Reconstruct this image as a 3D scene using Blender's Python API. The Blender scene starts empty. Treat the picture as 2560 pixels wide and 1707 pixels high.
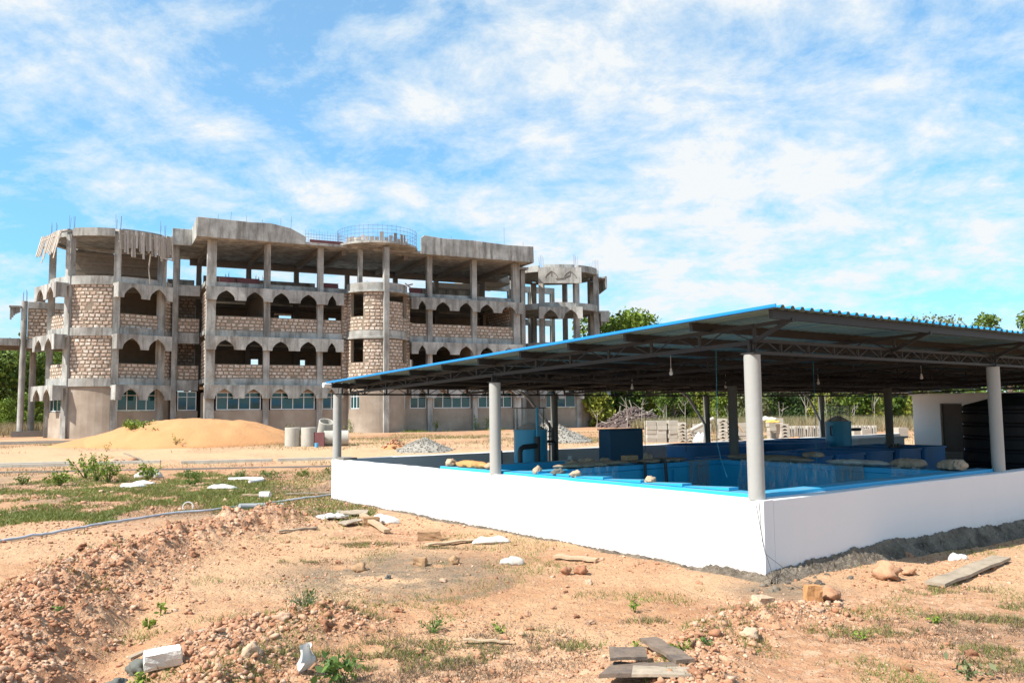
import bpy, bmesh, math, random
import numpy as np
from mathutils import Vector, Matrix

rnd = random.Random(7)
RNG = np.random.default_rng(11)
SC = bpy.context.scene
COL = SC.collection
PI = math.pi

# ------------------------------------------------------------------ camera
cam_d = bpy.data.cameras.new('camera')
cam = bpy.data.objects.new('camera', cam_d); COL.objects.link(cam)
cam_d.sensor_width = 36.0
cam_d.lens = 2072.56 / 2560 * 36.0
cam_d.clip_start = 0.1
cam_d.clip_end = 6000
PITCH, ROLL = 0.0833, -0.0104
fw = Vector((0, math.cos(PITCH), math.sin(PITCH)))
up0 = Vector((0, -math.sin(PITCH), math.cos(PITCH))); rt0 = Vector((1, 0, 0))
rt = math.cos(ROLL) * rt0 + math.sin(ROLL) * up0
up = -math.sin(ROLL) * rt0 + math.cos(ROLL) * up0
cam.matrix_world = Matrix(((rt.x, up.x, -fw.x, 0), (rt.y, up.y, -fw.y, 0), (rt.z, up.z, -fw.z, 2.0), (0, 0, 0, 1)))
SC.camera = cam

# ------------------------------------------------------------------ sun, sky, exposure
SUN_EL = math.radians(49)
SUN_PSI = math.radians(32.5)                     # sun stands to the left and a little behind the camera
sun_dir = Vector((-math.cos(SUN_PSI) * math.cos(SUN_EL), -math.sin(SUN_PSI) * math.cos(SUN_EL), math.sin(SUN_EL)))
sun_d = bpy.data.lights.new('sun', 'SUN')
sun_d.energy = 5.0; sun_d.angle = math.radians(0.5); sun_d.color = (1.0, 0.95, 0.87)
sun = bpy.data.objects.new('sun', sun_d); COL.objects.link(sun)
sun.rotation_euler = sun_dir.to_track_quat('Z', 'Y').to_euler()
SC.view_settings.view_transform = 'Standard'
SC.view_settings.look = 'None'
SC.view_settings.exposure = 0.74
SC.view_settings.gamma = 1.0
SC.view_settings.use_curve_mapping = False

world = bpy.data.worlds.new('World'); SC.world = world
world.use_nodes = True
wn, wl = world.node_tree.nodes, world.node_tree.links
wn.clear()
def wnode(t, **k):
    n = wn.new(t)
    for a, b in k.items(): setattr(n, a, b)
    return n
w_out = wnode('ShaderNodeOutputWorld'); w_bg = wnode('ShaderNodeBackground')
w_bg.inputs['Strength'].default_value = 0.078
w_sky = wnode('ShaderNodeTexSky', sky_type='NISHITA', sun_disc=False)
w_sky.sun_elevation = SUN_EL
w_sky.sun_rotation = math.atan2(sun_dir.x, sun_dir.y)
w_sky.dust_density = 0.6; w_sky.ozone_density = 1.6; w_sky.air_density = 1.0
w_tc = wnode('ShaderNodeTexCoord')
w_sep = wnode('ShaderNodeSeparateXYZ'); wl.new(w_tc.outputs['Generated'], w_sep.inputs[0])
def wmath(op, a, b=None, c=None, clamp=False):
    n = wnode('ShaderNodeMath', operation=op, use_clamp=clamp)
    for i, s in enumerate((a, b, c)):
        if s is None: continue
        if isinstance(s, (int, float)): n.inputs[i].default_value = s
        else: wl.new(s, n.inputs[i])
    return n.outputs[0]
CLX, CLY, CLT = 12.4, 1.9, 1.12
zc = wmath('ADD', wmath('MAXIMUM', w_sep.outputs[2], 0.0), 0.30)
w_cmb = wnode('ShaderNodeCombineXYZ')
wl.new(wmath('DIVIDE', w_sep.outputs[0], zc), w_cmb.inputs[0]); wl.new(wmath('DIVIDE', w_sep.outputs[1], zc), w_cmb.inputs[1])
def wmap(scale, loc, rz):
    m = wnode('ShaderNodeMapping'); m.inputs['Scale'].default_value = scale; m.inputs['Location'].default_value = loc; m.inputs['Rotation'].default_value = (0, 0, rz)
    wl.new(w_cmb.outputs[0], m.inputs[0]); return m.outputs[0]
def wnoise(vec, scale, detail, rough, dist=0.0):
    n = wnode('ShaderNodeTexNoise'); wl.new(vec, n.inputs['Vector'])
    n.inputs['Scale'].default_value = scale; n.inputs['Detail'].default_value = detail
    n.inputs['Roughness'].default_value = rough; n.inputs['Distortion'].default_value = dist
    return n.outputs['Fac']
big = wnoise(wmap((0.9, 0.75, 1), (CLX, CLY, 0.0), 0.35), 1.25, 3, 0.5, 0.6)      # where the banks of cloud lie
fine = wnoise(wmap((1.0, 1.0, 1), (1.2, 5.1, 0), 0.4), 5.0, 14, 0.69, 0.2)       # ragged edges
wisp = wnoise(wmap((0.55, 1.6, 1), (7.0, 2.0, 0), -0.35), 2.4, 10, 0.62, 0.6)    # streaks of high cloud
c0 = wmath('ADD', wmath('MULTIPLY', big, 0.85), wmath('ADD', wmath('MULTIPLY', fine, 1.15), wmath('MULTIPLY', wisp, 0.50)))
c_m = wmath('MULTIPLY', wmath('SUBTRACT', c0, CLT), 3.0, clamp=True)
hz = wmath('SUBTRACT', 1.0, wmath('MULTIPLY', wmath('MAXIMUM', w_sep.outputs[2], 0.0), 6.0), clamp=True)  # thicker air low down
c_m = wmath('ADD', c_m, wmath('MULTIPLY', wmath('SUBTRACT', 1.0, c_m), wmath('MULTIPLY_ADD', hz, 0.30, 0.30)))
shade = wnode('ShaderNodeMixRGB'); wl.new(c_m, shade.inputs[0])
shade.inputs[1].default_value = (4.7, 6.9, 8.0, 1); shade.inputs[2].default_value = (7.0, 7.3, 7.5, 1)
w_tint = wnode('ShaderNodeMixRGB', blend_type='MULTIPLY'); w_tint.inputs[0].default_value = 1.0
wl.new(w_sky.outputs[0], w_tint.inputs[1]); w_tint.inputs[2].default_value = (0.44, 1.42, 1.86, 1)
w_mix = wnode('ShaderNodeMixRGB'); wl.new(c_m, w_mix.inputs[0])
wl.new(w_tint.outputs[0], w_mix.inputs[1]); wl.new(shade.outputs[0], w_mix.inputs[2])
wl.new(w_mix.outputs[0], w_bg.inputs['Color']); wl.new(w_bg.outputs[0], w_out.inputs[0])

# ------------------------------------------------------------------ helpers
def tag(o, label=None, cat=None, group=None, kind=None):
    if label: o['label'] = label
    if cat: o['category'] = cat
    if group: o['group'] = group
    if kind: o['kind'] = kind
    elif cat: o['kind'] = 'thing'
    return o
def empty(name, loc=(0, 0, 0), rz=0.0, label=None, cat=None, group=None):
    o = bpy.data.objects.new(name, None); COL.objects.link(o)
    o.location = loc; o.rotation_euler = (0, 0, rz); o.empty_display_size = 0.2
    return tag(o, label, cat, group)
def link(name, me, parent=None, loc=None, rot=None, scale=None):
    o = bpy.data.objects.new(name, me); COL.objects.link(o)
    if parent is not None: o.parent = parent
    if loc is not None: o.location = loc
    if rot is not None: o.rotation_euler = rot
    if scale is not None: o.scale = scale
    return o
def copy_tree(o, parent=None, deep=True):
    c = o.copy(); COL.objects.link(c)
    if parent is not None: c.parent = parent
    for ch in list(o.children): copy_tree(ch, c)
    return c

class MB:
    """collects simple solids, then builds them as one mesh object"""
    def __init__(s): s.v = []; s.f = []; s.m = []
    def add(s, vs, fs, mi=0):
        b = len(s.v); s.v += [tuple(p) for p in vs]
        for f in fs: s.f.append(tuple(i + b for i in f)); s.m.append(mi)
        return s
    def box(s, x0, x1, y0, y1, z0, z1, mi=0):
        vs = [(x0, y0, z0), (x1, y0, z0), (x1, y1, z0), (x0, y1, z0), (x0, y0, z1), (x1, y0, z1), (x1, y1, z1), (x0, y1, z1)]
        return s.add(vs, [(0, 3, 2, 1), (4, 5, 6, 7), (0, 1, 5, 4), (1, 2, 6, 5), (2, 3, 7, 6), (3, 0, 4, 7)], mi)
    def obox(s, c, dx, dy, dz, sx, sy, sz, mi=0):
        c, dx, dy, dz = Vector(c), Vector(dx).normalized() * sx / 2, Vector(dy).normalized() * sy / 2, Vector(dz).normalized() * sz / 2
        vs = [c + a * dx + b * dy + d * dz for d in (-1, 1) for a, b in ((-1, -1), (1, -1), (1, 1), (-1, 1))]
        return s.add(vs, [(0, 3, 2, 1), (4, 5, 6, 7), (0, 1, 5, 4), (1, 2, 6, 5), (2, 3, 7, 6), (3, 0, 4, 7)], mi)
    def bar(s, a, b, w, h, mi=0, upv=(0, 0, 1)):
        a, b = Vector(a), Vector(b); d = b - a
        sd = d.cross(Vector(upv))
        if sd.length < 1e-6: sd = d.cross(Vector((1, 0, 0)))
        u_ = sd.cross(d)
        return s.obox((a + b) / 2, d, sd, u_, d.length, w, h, mi)
    def tube(s, path, r, n=8, cap=True, mi=0, radii=None):
        path = [Vector(p) for p in path]; rings = []
        prev = None
        for i, p in enumerate(path):
            d = (path[min(i + 1, len(path) - 1)] - path[max(i - 1, 0)]).normalized()
            if prev is None:
                a = d.cross(Vector((0, 0, 1)))
                if a.length < 1e-3: a = d.cross(Vector((1, 0, 0)))
            else: a = prev - d * prev.dot(d)
            a.normalize(); prev = a; b = d.cross(a)
            rr = radii[i] if radii else r
            rings.append([p + (a * math.cos(2 * PI * k / n) + b * math.sin(2 * PI * k / n)) * rr for k in range(n)])
        vs = [q for rg in rings for q in rg]; fs = []
        for i in range(len(path) - 1):
            for k in range(n):
                fs.append((i * n + k, i * n + (k + 1) % n, (i + 1) * n + (k + 1) % n, (i + 1) * n + k))
        if cap: fs.append(tuple(range(n))[::-1]); fs.append(tuple((len(path) - 1) * n + k for k in range(n)))
        return s.add(vs, fs, mi)
    def lathe(s, prof, n=24, c=(0, 0, 0), a0=0.0, a1=2 * PI, closed=False, mi=0):
        """prof: list of (r, z); revolved about z through c"""
        full = abs(a1 - a0 - 2 * PI) < 1e-6; m = n if full else n + 1
        vs = []
        for k in range(m):
            a = a0 + (a1 - a0) * k / n
            for r, z in prof: vs.append((c[0] + r * math.cos(a), c[1] + r * math.sin(a), c[2] + z))
        L = len(prof); fs = []
        for k in range(n):
            k2 = (k + 1) % m
            for i in range(L - (0 if closed else 1)):
                j = (i + 1) % L
                fs.append((k * L + i, k2 * L + i, k2 * L + j, k * L + j))
        if closed and not full:
            fs.append(tuple(range(L))); fs.append(tuple((m - 1) * L + i for i in range(L))[::-1])
        return s.add(vs, fs, mi)
    def cyl(s, c, r, z0, z1, n=20, r2=None, mi=0):
        r2 = r if r2 is None else r2
        vs = [(c[0] + r * math.cos(2 * PI * k / n), c[1] + r * math.sin(2 * PI * k / n), z0) for k in range(n)]
        vs += [(c[0] + r2 * math.cos(2 * PI * k / n), c[1] + r2 * math.sin(2 * PI * k / n), z1) for k in range(n)]
        fs = [(k, (k + 1) % n, n + (k + 1) % n, n + k) for k in range(n)] + [tuple(range(n))[::-1], tuple(range(n, 2 * n))]
        return s.add(vs, fs, mi)
    def prism(s, poly, fn, d0, d1, mi=0):
        """poly: 2-D outline; fn(a, b, d) -> point; extruded from depth d0 to d1"""
        n = len(poly)
        vs = [fn(a, b, d0) for a, b in poly] + [fn(a, b, d1) for a, b in poly]
        fs = [tuple(range(n)), tuple(range(n, 2 * n))[::-1]] + [(k, n + k, n + (k + 1) % n, (k + 1) % n) for k in range(n)]
        return s.add(vs, fs, mi)
    def mesh(s, name, mats, smooth=False, fix=True):
        me = bpy.data.meshes.new(name); me.from_pydata(s.v, [], s.f)
        for m in (mats if isinstance(mats, (list, tuple)) else [mats]): me.materials.append(m)
        if len(me.materials) > 1: me.polygons.foreach_set('material_index', s.m)
        if fix:
            bm = bmesh.new(); bm.from_mesh(me); bmesh.ops.recalc_face_normals(bm, faces=bm.faces); bm.to_mesh(me); bm.free()
        if smooth:
            me.polygons.foreach_set('use_smooth', [True] * len(me.polygons))
            try: me.set_sharp_from_angle(angle=math.radians(40))
            except Exception: pass
        me.update(); return me
    def build(s, name, mats, parent=None, smooth=False, loc=None, rot=None, bevel=0.0):
        o = link(name, s.mesh(name, mats, smooth), parent, loc, rot)
        if bevel:
            b = o.modifiers.new('bevel', 'BEVEL'); b.width = bevel; b.segments = 2; b.limit_method = 'ANGLE'
        return o

def np_mesh(name, V, F, mat, smooth=False, col=None):
    """V (n,3), F (m,k) arrays -> mesh datablock"""
    me = bpy.data.meshes.new(name)
    V = np.ascontiguousarray(V, dtype=np.float32); F = np.ascontiguousarray(F, dtype=np.int32)
    me.vertices.add(len(V)); me.vertices.foreach_set('co', V.ravel())
    m, k = F.shape
    me.loops.add(m * k); me.loops.foreach_set('vertex_index', F.ravel())
    me.polygons.add(m); me.polygons.foreach_set('loop_start', np.arange(0, m * k, k, dtype=np.int32))
    me.polygons.foreach_set('loop_total', np.full(m, k, dtype=np.int32))
    if smooth: me.polygons.foreach_set('use_smooth', np.ones(m, dtype=bool))
    if col is not None:
        at = me.color_attributes.new('tone', 'FLOAT_COLOR', 'POINT')
        at.data.foreach_set('color', np.ascontiguousarray(col, dtype=np.float32).ravel())
    me.materials.append(mat); me.update(calc_edges=True); me.validate()
    return me

# ---- noise in numpy
def _hash(ix, iy, seed):
    h = (ix.astype(np.int64) * 374761393 + iy.astype(np.int64) * 668265263 + seed * 1442695041) & 0xffffffff
    h = ((h ^ (h >> 13)) * 1274126177) & 0xffffffff
    return ((h ^ (h >> 16)) & 0xffff) / 65535.0
def vnoise(x, y, seed=0):
    x = np.asarray(x, float); y = np.asarray(y, float)
    ix = np.floor(x); iy = np.floor(y); fx = x - ix; fy = y - iy
    fx = fx * fx * (3 - 2 * fx); fy = fy * fy * (3 - 2 * fy)
    a = _hash(ix, iy, seed); b = _hash(ix + 1, iy, seed); c = _hash(ix, iy + 1, seed); d = _hash(ix + 1, iy + 1, seed)
    return (a * (1 - fx) + b * fx) * (1 - fy) + (c * (1 - fx) + d * fx) * fy
def fbm(x, y, seed=0, oct=4, gain=0.5):
    t = 0; a = 1; n = 0
    for i in range(oct):
        t = t + a * vnoise(np.asarray(x) * 2 ** i + 17.3 * i, np.asarray(y) * 2 ** i - 9.1 * i, seed + i); n += a; a *= gain
    return t / n
def sstep(a, b, x):
    t = np.clip((np.asarray(x, float) - a) / (b - a), 0, 1); return t * t * (3 - 2 * t)
def seg_dist(x, y, pts):
    """distance to a polyline and the parameter of the nearest vertex span"""
    best = np.full(np.shape(x), 1e9); side = np.zeros(np.shape(x))
    for (x0, y0), (x1, y1) in zip(pts[:-1], pts[1:]):
        dx, dy = x1 - x0, y1 - y0; L = dx * dx + dy * dy
        t = np.clip(((x - x0) * dx + (y - y0) * dy) / L, 0, 1)
        d = np.hypot(x - x0 - t * dx, y - y0 - t * dy)
        s_ = np.sign((x - x0) * dy - (y - y0) * dx)
        side = np.where(d < best, s_, side); best = np.minimum(best, d)
    return best, side

# ------------------------------------------------------------------ frames: the shelter and the big building
C1 = Vector((2.9295, 10.1097, 0.0)); AZ = 0.63871
SV = Vector((math.cos(AZ), math.sin(AZ), 0)); SU = Vector((-math.sin(AZ), math.cos(AZ), 0))
def sh(t, s, z=0.0):            # shelter frame: t along its right wall, s along its left wall
    return C1 + SV * t + SU * s + Vector((0, 0, z))
BO = Vector((-19.9028, 53.503, 0.0)); PHI = 0.46327
BA = Vector((math.cos(PHI), math.sin(PHI), 0)); BN = Vector((-math.sin(PHI), math.cos(PHI), 0))
def to_sh(x, y):
    dx = x - C1.x; dy = y - C1.y
    return dx * SV.x + dy * SV.y, dx * SU.x + dy * SU.y
def to_b(x, y):
    dx = x - BO.x; dy = y - BO.y
    return dx * BA.x + dy * BA.y, dx * BN.x + dy * BN.y
# enclosure wall outline in the shelter frame
WT0, WS0, WT1, WS1, WH, WTH = -0.09, -0.16, 25.0, 11.95, 0.912, 0.19

# spoil ridges, trench, stain
RIDGE1 = [(-4.2, 15.6), (-5.0, 13.0), (-5.15, 11.4), (-5.2, 10.0), (-4.75, 8.6), (-4.3, 7.2), (-4.0, 5.5), (-3.8, 3.5)]
RIDGE2 = [(-1.75, 7.9), (-2.25, 7.6), (-2.55, 7.1), (-2.0, 6.5), (-2.2, 5.2)]
RIDGE3 = [(2.9, 8.3), (2.2, 7.9), (1.7, 7.3), (1.4, 6.6), (1.1, 5.0)]
def rock_mask(x, y):
    d1, _ = seg_dist(x, y, RIDGE1); d2, _ = seg_dist(x, y, RIDGE2); d3, _ = seg_dist(x, y, RIDGE3)
    n = fbm(x * 1.3, y * 1.3, 5, 3)
    m1 = np.clip(1.25 - d1 / (0.35 + 1.25 * n), 0, 1); m2 = np.clip(1.1 - d2 / (0.40 + 0.45 * n), 0, 1); m3 = np.clip(1.0 - d3 / (0.3 + 0.4 * n), 0, 1)
    return np.maximum(m1, np.maximum(m2 * 0.9, m3 * 0.7))
def ground_h(x, y):
    x = np.asarray(x, float); y = np.asarray(y, float)
    z = 0.45 * sstep(30, 43, y) + 0.15 * sstep(45, 56, y)
    r = np.hypot(x, y)
    near = 1 - sstep(40, 120, r)
    z = z + near * (0.10 * (fbm(x * 0.22, y * 0.22, 1, 3) - 0.5) + 0.05 * (fbm(x * 1.1, y * 1.1, 2, 3) - 0.5))
    z = z + (1 - sstep(10, 40, r)) * (0.030 * (fbm(x * 6, y * 6, 3, 3) - 0.5) + 0.022 * (fbm(x * 17, y * 17, 7, 3) - 0.5))
    d1, s1 = seg_dist(x, y, RIDGE1)
    lum = 0.1 + 1.7 * fbm(x * 2.3, y * 2.3, 21, 3)
    z = z + 0.23 * lum * np.exp(-(d1 / 0.62) ** 2)
    tr = np.exp(-((d1 - 0.85) / 0.24) ** 2) * (s1 < 0) * (1 - sstep(8.5, 10.0, y))
    z = z - 0.12 * tr
    d2, _ = seg_dist(x, y, RIDGE2); z = z + 0.11 * lum * np.exp(-(d2 / 0.42) ** 2)
    d3, _ = seg_dist(x, y, RIDGE3); z = z + 0.07 * lum * np.exp(-(d3 / 0.38) ** 2)
    rm = rock_mask(x, y)
    z = z + rm * (0.15 * np.abs(fbm(x * 4, y * 4, 31, 3, 0.6) - 0.5) * 2 + 0.085 * np.abs(vnoise(x * 11, y * 11, 37) - 0.5) + 0.05 * np.abs(vnoise(x * 23 + 5, y * 23, 38) - 0.5) + 0.02 * vnoise(x * 47, y * 47, 39))
    # soil dips by the shelter corner, and lies level along the enclosure
    t, s = to_sh(x, y)
    dout = np.maximum(np.maximum(WT0 - t, t - WT1), np.maximum(WS0 - s, s - WS1))
    flat = 1 - sstep(0.1, 1.2, dout)
    flat = np.where(dout < 0.1, 1.0, flat)
    edge = -0.02 + 0.06 * (fbm(x * 1.4, y * 1.4, 41, 3) - 0.5)
    edge = edge - 0.13 * sstep(1.5, 7.0, t) * (s < 0.5)
    z = z * (1 - flat) + flat * edge
    z = np.where(dout < -0.05, -0.06, z)
    # low bank in front of the right wall
    z = z + 0.05 * np.exp(-((s + 1.25) / 0.5) ** 2) * sstep(1.0, 3.0, t) * (s < 0)
    return z
def gz(x, y): return float(ground_h(np.array([x]), np.array([y]))[0])
# ------------------------------------------------------------------ materials
class NT:
    def __init__(s, name):
        s.m = bpy.data.materials.new(name); s.m.use_nodes = True
        s.n = s.m.node_tree.nodes; s.l = s.m.node_tree.links; s.n.clear()
        s.out = s.n.new('ShaderNodeOutputMaterial'); s.b = s.n.new('ShaderNodeBsdfPrincipled')
        s.l.new(s.b.outputs[0], s.out.inputs['Surface']); s._pos = None
    def node(s, t, **k):
        n = s.n.new(t)
        for a, b in k.items(): setattr(n, a, b)
        return n
    def put(s, sock, v):
        if hasattr(v, 'is_linked') or hasattr(v, 'links'): s.l.new(v, sock)
        elif isinstance(v, (tuple, list)) and len(v) == 3 and sock.type == 'RGBA': sock.default_value = (*v, 1)
        else: sock.default_value = v
    def set(s, **k):
        for a, v in k.items(): s.put(s.b.inputs[a.replace('_', ' ')], v)
        return s
    def pos(s, obj=False):
        if s._pos is None:
            if obj: s._pos = s.node('ShaderNodeTexCoord').outputs['Object']
            else: s._pos = s.node('ShaderNodeNewGeometry').outputs['Position']
        return s._pos
    def map(s, scale=(1, 1, 1), loc=(0, 0, 0)):
        m = s.node('ShaderNodeMapping'); s.l.new(s.pos(), m.inputs[0]); m.inputs['Scale'].default_value = scale; m.inputs['Location'].default_value = loc
        return m.outputs[0]
    def noise(s, scale, detail=4, rough=0.55, vec=None, dist=0.0):
        n = s.node('ShaderNodeTexNoise'); s.l.new(vec or s.pos(), n.inputs['Vector'])
        n.inputs['Scale'].default_value = scale; n.inputs['Detail'].default_value = detail; n.inputs['Roughness'].default_value = rough; n.inputs['Distortion'].default_value = dist
        return n.outputs['Fac']
    def voro(s, scale, vec=None, feature='F1', out='Distance'):
        n = s.node('ShaderNodeTexVoronoi', feature=feature); s.l.new(vec or s.pos(), n.inputs['Vector']); n.inputs['Scale'].default_value = scale
        return n.outputs[out]
    def ramp(s, src, pts):
        r = s.node('ShaderNodeValToRGB'); s.l.new(src, r.inputs[0]); e = r.color_ramp.elements
        while len(e) < len(pts): e.new(0.5)
        for i, (p, c) in enumerate(pts):
            e[i].position = p; e[i].color = (c, c, c, 1) if isinstance(c, (int, float)) else (*c, 1)
        return r.outputs[0]
    def mix(s, f, a, b, mode='MIX'):
        n = s.node('ShaderNodeMixRGB', blend_type=mode); s.put(n.inputs[0], f); s.put(n.inputs[1], a); s.put(n.inputs[2], b); return n.outputs[0]
    def math(s, op, a, b=0.0, clamp=False):
        n = s.node('ShaderNodeMath', operation=op, use_clamp=clamp); s.put(n.inputs[0], a); s.put(n.inputs[1], b); return n.outputs[0]
    def bump(s, h, strength=0.4, dist=0.02):
        n = s.node('ShaderNodeBump'); s.l.new(h, n.inputs['Height']); n.inputs['Strength'].default_value = strength; n.inputs['Distance'].default_value = dist
        s.l.new(n.outputs[0], s.b.inputs['Normal']); return s
    def island(s):
        g = s.node('ShaderNodeNewGeometry').outputs['Random Per Island']; o = s.node('ShaderNodeObjectInfo').outputs['Random']
        return s.math('FRACT', s.math('ADD', g, o))
    def attr(s, name='tone'):
        return s.node('ShaderNodeAttribute', attribute_name=name).outputs['Color']

def simple(name, col, rough=0.6, metal=0.0, var=0.15, scale=3.0, bump=0.0, bscale=30, dirt=None, spec=0.4, obj=False):
    t = NT(name); t.pos(obj)
    n = t.noise(scale, 5, 0.6)
    c = t.mix(n, tuple(x * (1 - var) for x in col), tuple(min(1, x * (1 + var)) for x in col))
    if dirt:
        d = t.ramp(t.noise(scale * 0.7, 6, 0.65, dist=0.4), ((0.45, 0.0), (0.72, dirt[1])))
        c = t.mix(d, c, dirt[0])
    t.set(Base_Color=c, Roughness=rough, Metallic=metal); t.b.inputs['Specular IOR Level'].default_value = spec
    if bump: t.bump(t.noise(bscale, 4, 0.6), bump, 0.02)
    return t.m

M = {}
# weathered concrete: pale, streaked with dark run-off and rusty marks
t = NT('weathered_concrete')
n1 = t.noise(0.9, 6, 0.62); n2 = t.noise(1.0, 6, 0.65, t.map((2.4, 2.4, 0.35))); n3 = t.noise(14, 4, 0.6)
c = t.ramp(n1, ((0.28, (0.215, 0.211, 0.196)), (0.5, (0.385, 0.382, 0.355)), (0.72, (0.56, 0.556, 0.525))))
c = t.mix(t.ramp(n2, ((0.46, 0.0), (0.66, 0.85))), c, (0.12, 0.108, 0.095))
c = t.mix(t.ramp(t.noise(0.5, 4, 0.6, t.map((1.7, 1.7, 0.6), (4, 2, 7))), ((0.60, 0.0), (0.78, 0.45))), c, (0.32, 0.215, 0.13))
c = t.mix(t.ramp(n3, ((0.35, 0.25), (0.65, 0.0))), c, (0.20, 0.18, 0.16))
t.set(Base_Color=c, Roughness=0.92).bump(t.noise(9, 6, 0.65), 0.5, 0.03); M['concrete'] = t.m
# plaster of the ground floor
t = NT('brown_plaster')
n1 = t.noise(0.7, 6, 0.6); n2 = t.noise(0.8, 6, 0.65, t.map((1.6, 1.6, 0.5), (3, 1, 0)))
c = t.ramp(n1, ((0.3, (0.255, 0.20, 0.152)), (0.55, (0.35, 0.288, 0.228)), (0.75, (0.45, 0.39, 0.32))))
c = t.mix(t.ramp(n2, ((0.52, 0.0), (0.75, 0.55))), c, (0.19, 0.15, 0.115))
t.set(Base_Color=c, Roughness=0.93).bump(t.noise(20, 4, 0.6), 0.25, 0.02); M['plaster'] = t.m
# coral blocks: each its own tone
t = NT('coral_block')
isl = t.island()
c = t.ramp(isl, ((0.0, (0.48, 0.34, 0.26)), (0.3, (0.63, 0.51, 0.42)), (0.6, (0.74, 0.66, 0.58)), (0.85, (0.60, 0.44, 0.34)), (1.0, (0.78, 0.72, 0.65))))
c = t.mix(t.ramp(t.noise(16, 5, 0.65), ((0.42, 0.35), (0.62, 0.0))), c, (0.33, 0.22, 0.15))
c = t.mix(t.ramp(t.noise(5.5, 5, 0.7), ((0.50, 0.0), (0.62, 0.85))), c, (0.27, 0.215, 0.16))
t.set(Base_Color=c, Roughness=0.95).bump(t.noise(26, 5, 0.7), 0.6, 0.02); M['brick'] = t.m
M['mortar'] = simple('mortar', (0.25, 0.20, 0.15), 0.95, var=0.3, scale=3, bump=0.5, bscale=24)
M['dark_concrete'] = simple('darker_concrete', (0.20, 0.185, 0.165), 0.93, var=0.35, scale=1.4, bump=0.3, bscale=14)  # concrete in a darker tone, mostly for inner and rear members
M['grey_timber'] = simple('grey_timber', (0.36, 0.315, 0.265), 0.9, var=0.35, scale=4, bump=0.4, bscale=25)
t = NT('weathered_board'); isl = t.island()
c = t.ramp(isl, ((0.0, (0.25, 0.21, 0.17)), (0.5, (0.40, 0.35, 0.30)), (1.0, (0.52, 0.47, 0.41))))
c = t.mix(t.ramp(t.noise(4, 5, 0.6, t.map((6, 6, 0.8))), ((0.45, 0.0), (0.7, 0.6))), c, (0.17, 0.145, 0.12))
t.set(Base_Color=c, Roughness=0.9); M['board'] = t.m
M['rebar'] = simple('rusty_rebar', (0.16, 0.20, 0.30), 0.7, 0.2, var=0.4, scale=3)
M['maroon'] = simple('maroon_tile', (0.13, 0.045, 0.045), 0.8, var=0.4, scale=6)
t = NT('window_glass')
t.set(Base_Color=(0.012, 0.06, 0.065), Roughness=0.05, Metallic=0.0); t.b.inputs['Specular IOR Level'].default_value = 0.6; t.b.inputs['IOR'].default_value = 1.55
M['glass'] = t.m
M['alu'] = simple('white_aluminium', (0.70, 0.71, 0.72), 0.4, 0.1, var=0.06)
# shelter
t = NT('white_paint')
n = t.noise(1.2, 5, 0.6)
c = t.mix(n, (0.70, 0.70, 0.72), (0.75, 0.75, 0.765))
sp = t.node('ShaderNodeSeparateXYZ'); t.l.new(t.pos(), sp.inputs[0])
spl = t.math('ADD', t.math('MULTIPLY', t.noise(7, 5, 0.65), 0.42), t.math('MULTIPLY', sp.outputs[2], -1.0))
c = t.mix(t.ramp(spl, ((0.02, 0.0), (0.22, 0.45))), c, (0.52, 0.43, 0.33))
c = t.mix(t.ramp(t.noise(1.3, 5, 0.6, t.map((3, 3, 0.6))), ((0.58, 0.0), (0.80, 0.25))), c, (0.60, 0.585, 0.57))
t.set(Base_Color=c, Roughness=0.65).bump(t.noise(30, 4, 0.6), 0.12, 0.01); M['white'] = t.m
M['column'] = simple('grey_column_paint', (0.35, 0.352, 0.335), 0.7, var=0.06, scale=2, bump=0.2, bscale=14, dirt=((0.40, 0.39, 0.36), 0.35))
t = NT('blue_gelcoat')
n = t.noise(1.5, 5, 0.6)
c = t.mix(n, (0.018, 0.32, 0.54), (0.025, 0.37, 0.60))
t.set(Base_Color=c, Roughness=0.35).bump(t.noise(9, 3, 0.5), 0.08, 0.02); M['blue'] = t.m
t = NT('dusty_blue_rim')
c = t.mix(t.noise(2, 4, 0.6), (0.010, 0.30, 0.56), (0.02, 0.36, 0.62))
up_ = t.node('ShaderNodeSeparateXYZ'); t.l.new(t.node('ShaderNodeNewGeometry').outputs['Normal'], up_.inputs[0])
dust = t.math('MULTIPLY', t.ramp(up_.outputs[2], ((0.6, 0.0), (0.95, 1.0))), t.ramp(t.noise(2.2, 6, 0.66, dist=0.5), ((0.40, 0.05), (0.66, 0.62))))
c = t.mix(dust, c, (0.27, 0.31, 0.30))
t.set(Base_Color=c, Roughness=0.5); M['rim'] = t.m
M['deep_blue'] = simple('dark_blue_paint', (0.010, 0.085, 0.165), 0.5, var=0.15, scale=2)
M['tank_blue'] = simple('tank_blue', (0.010, 0.16, 0.42), 0.4, var=0.15, scale=2, dirt=((0.03, 0.09, 0.15), 0.5))
M['steel'] = simple('dark_primed_steel', (0.026, 0.025, 0.025), 0.55, 0.1, var=0.3, scale=6)
M['sheet_top'] = simple('blue_roof_sheet', (0.012, 0.23, 0.62), 0.4, 0.0, var=0.06, scale=1)
M['sheet_under'] = simple('sheet_underside', (0.12, 0.20, 0.20), 0.5, 0.0, var=0.18, scale=1.5)
M['black'] = simple('black_plastic', (0.008, 0.009, 0.011), 0.55, var=0.2, scale=4, spec=0.2)
M['shaded_column'] = simple('shaded_column_grey', (0.15, 0.148, 0.13), 0.85, var=0.25, scale=2, bump=0.3, bscale=14)  # darker copy of the column grey: shade under the roof put into the colour
M['pipe'] = simple('dark_grey_pipe', (0.035, 0.038, 0.042), 0.45, var=0.2)
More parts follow.
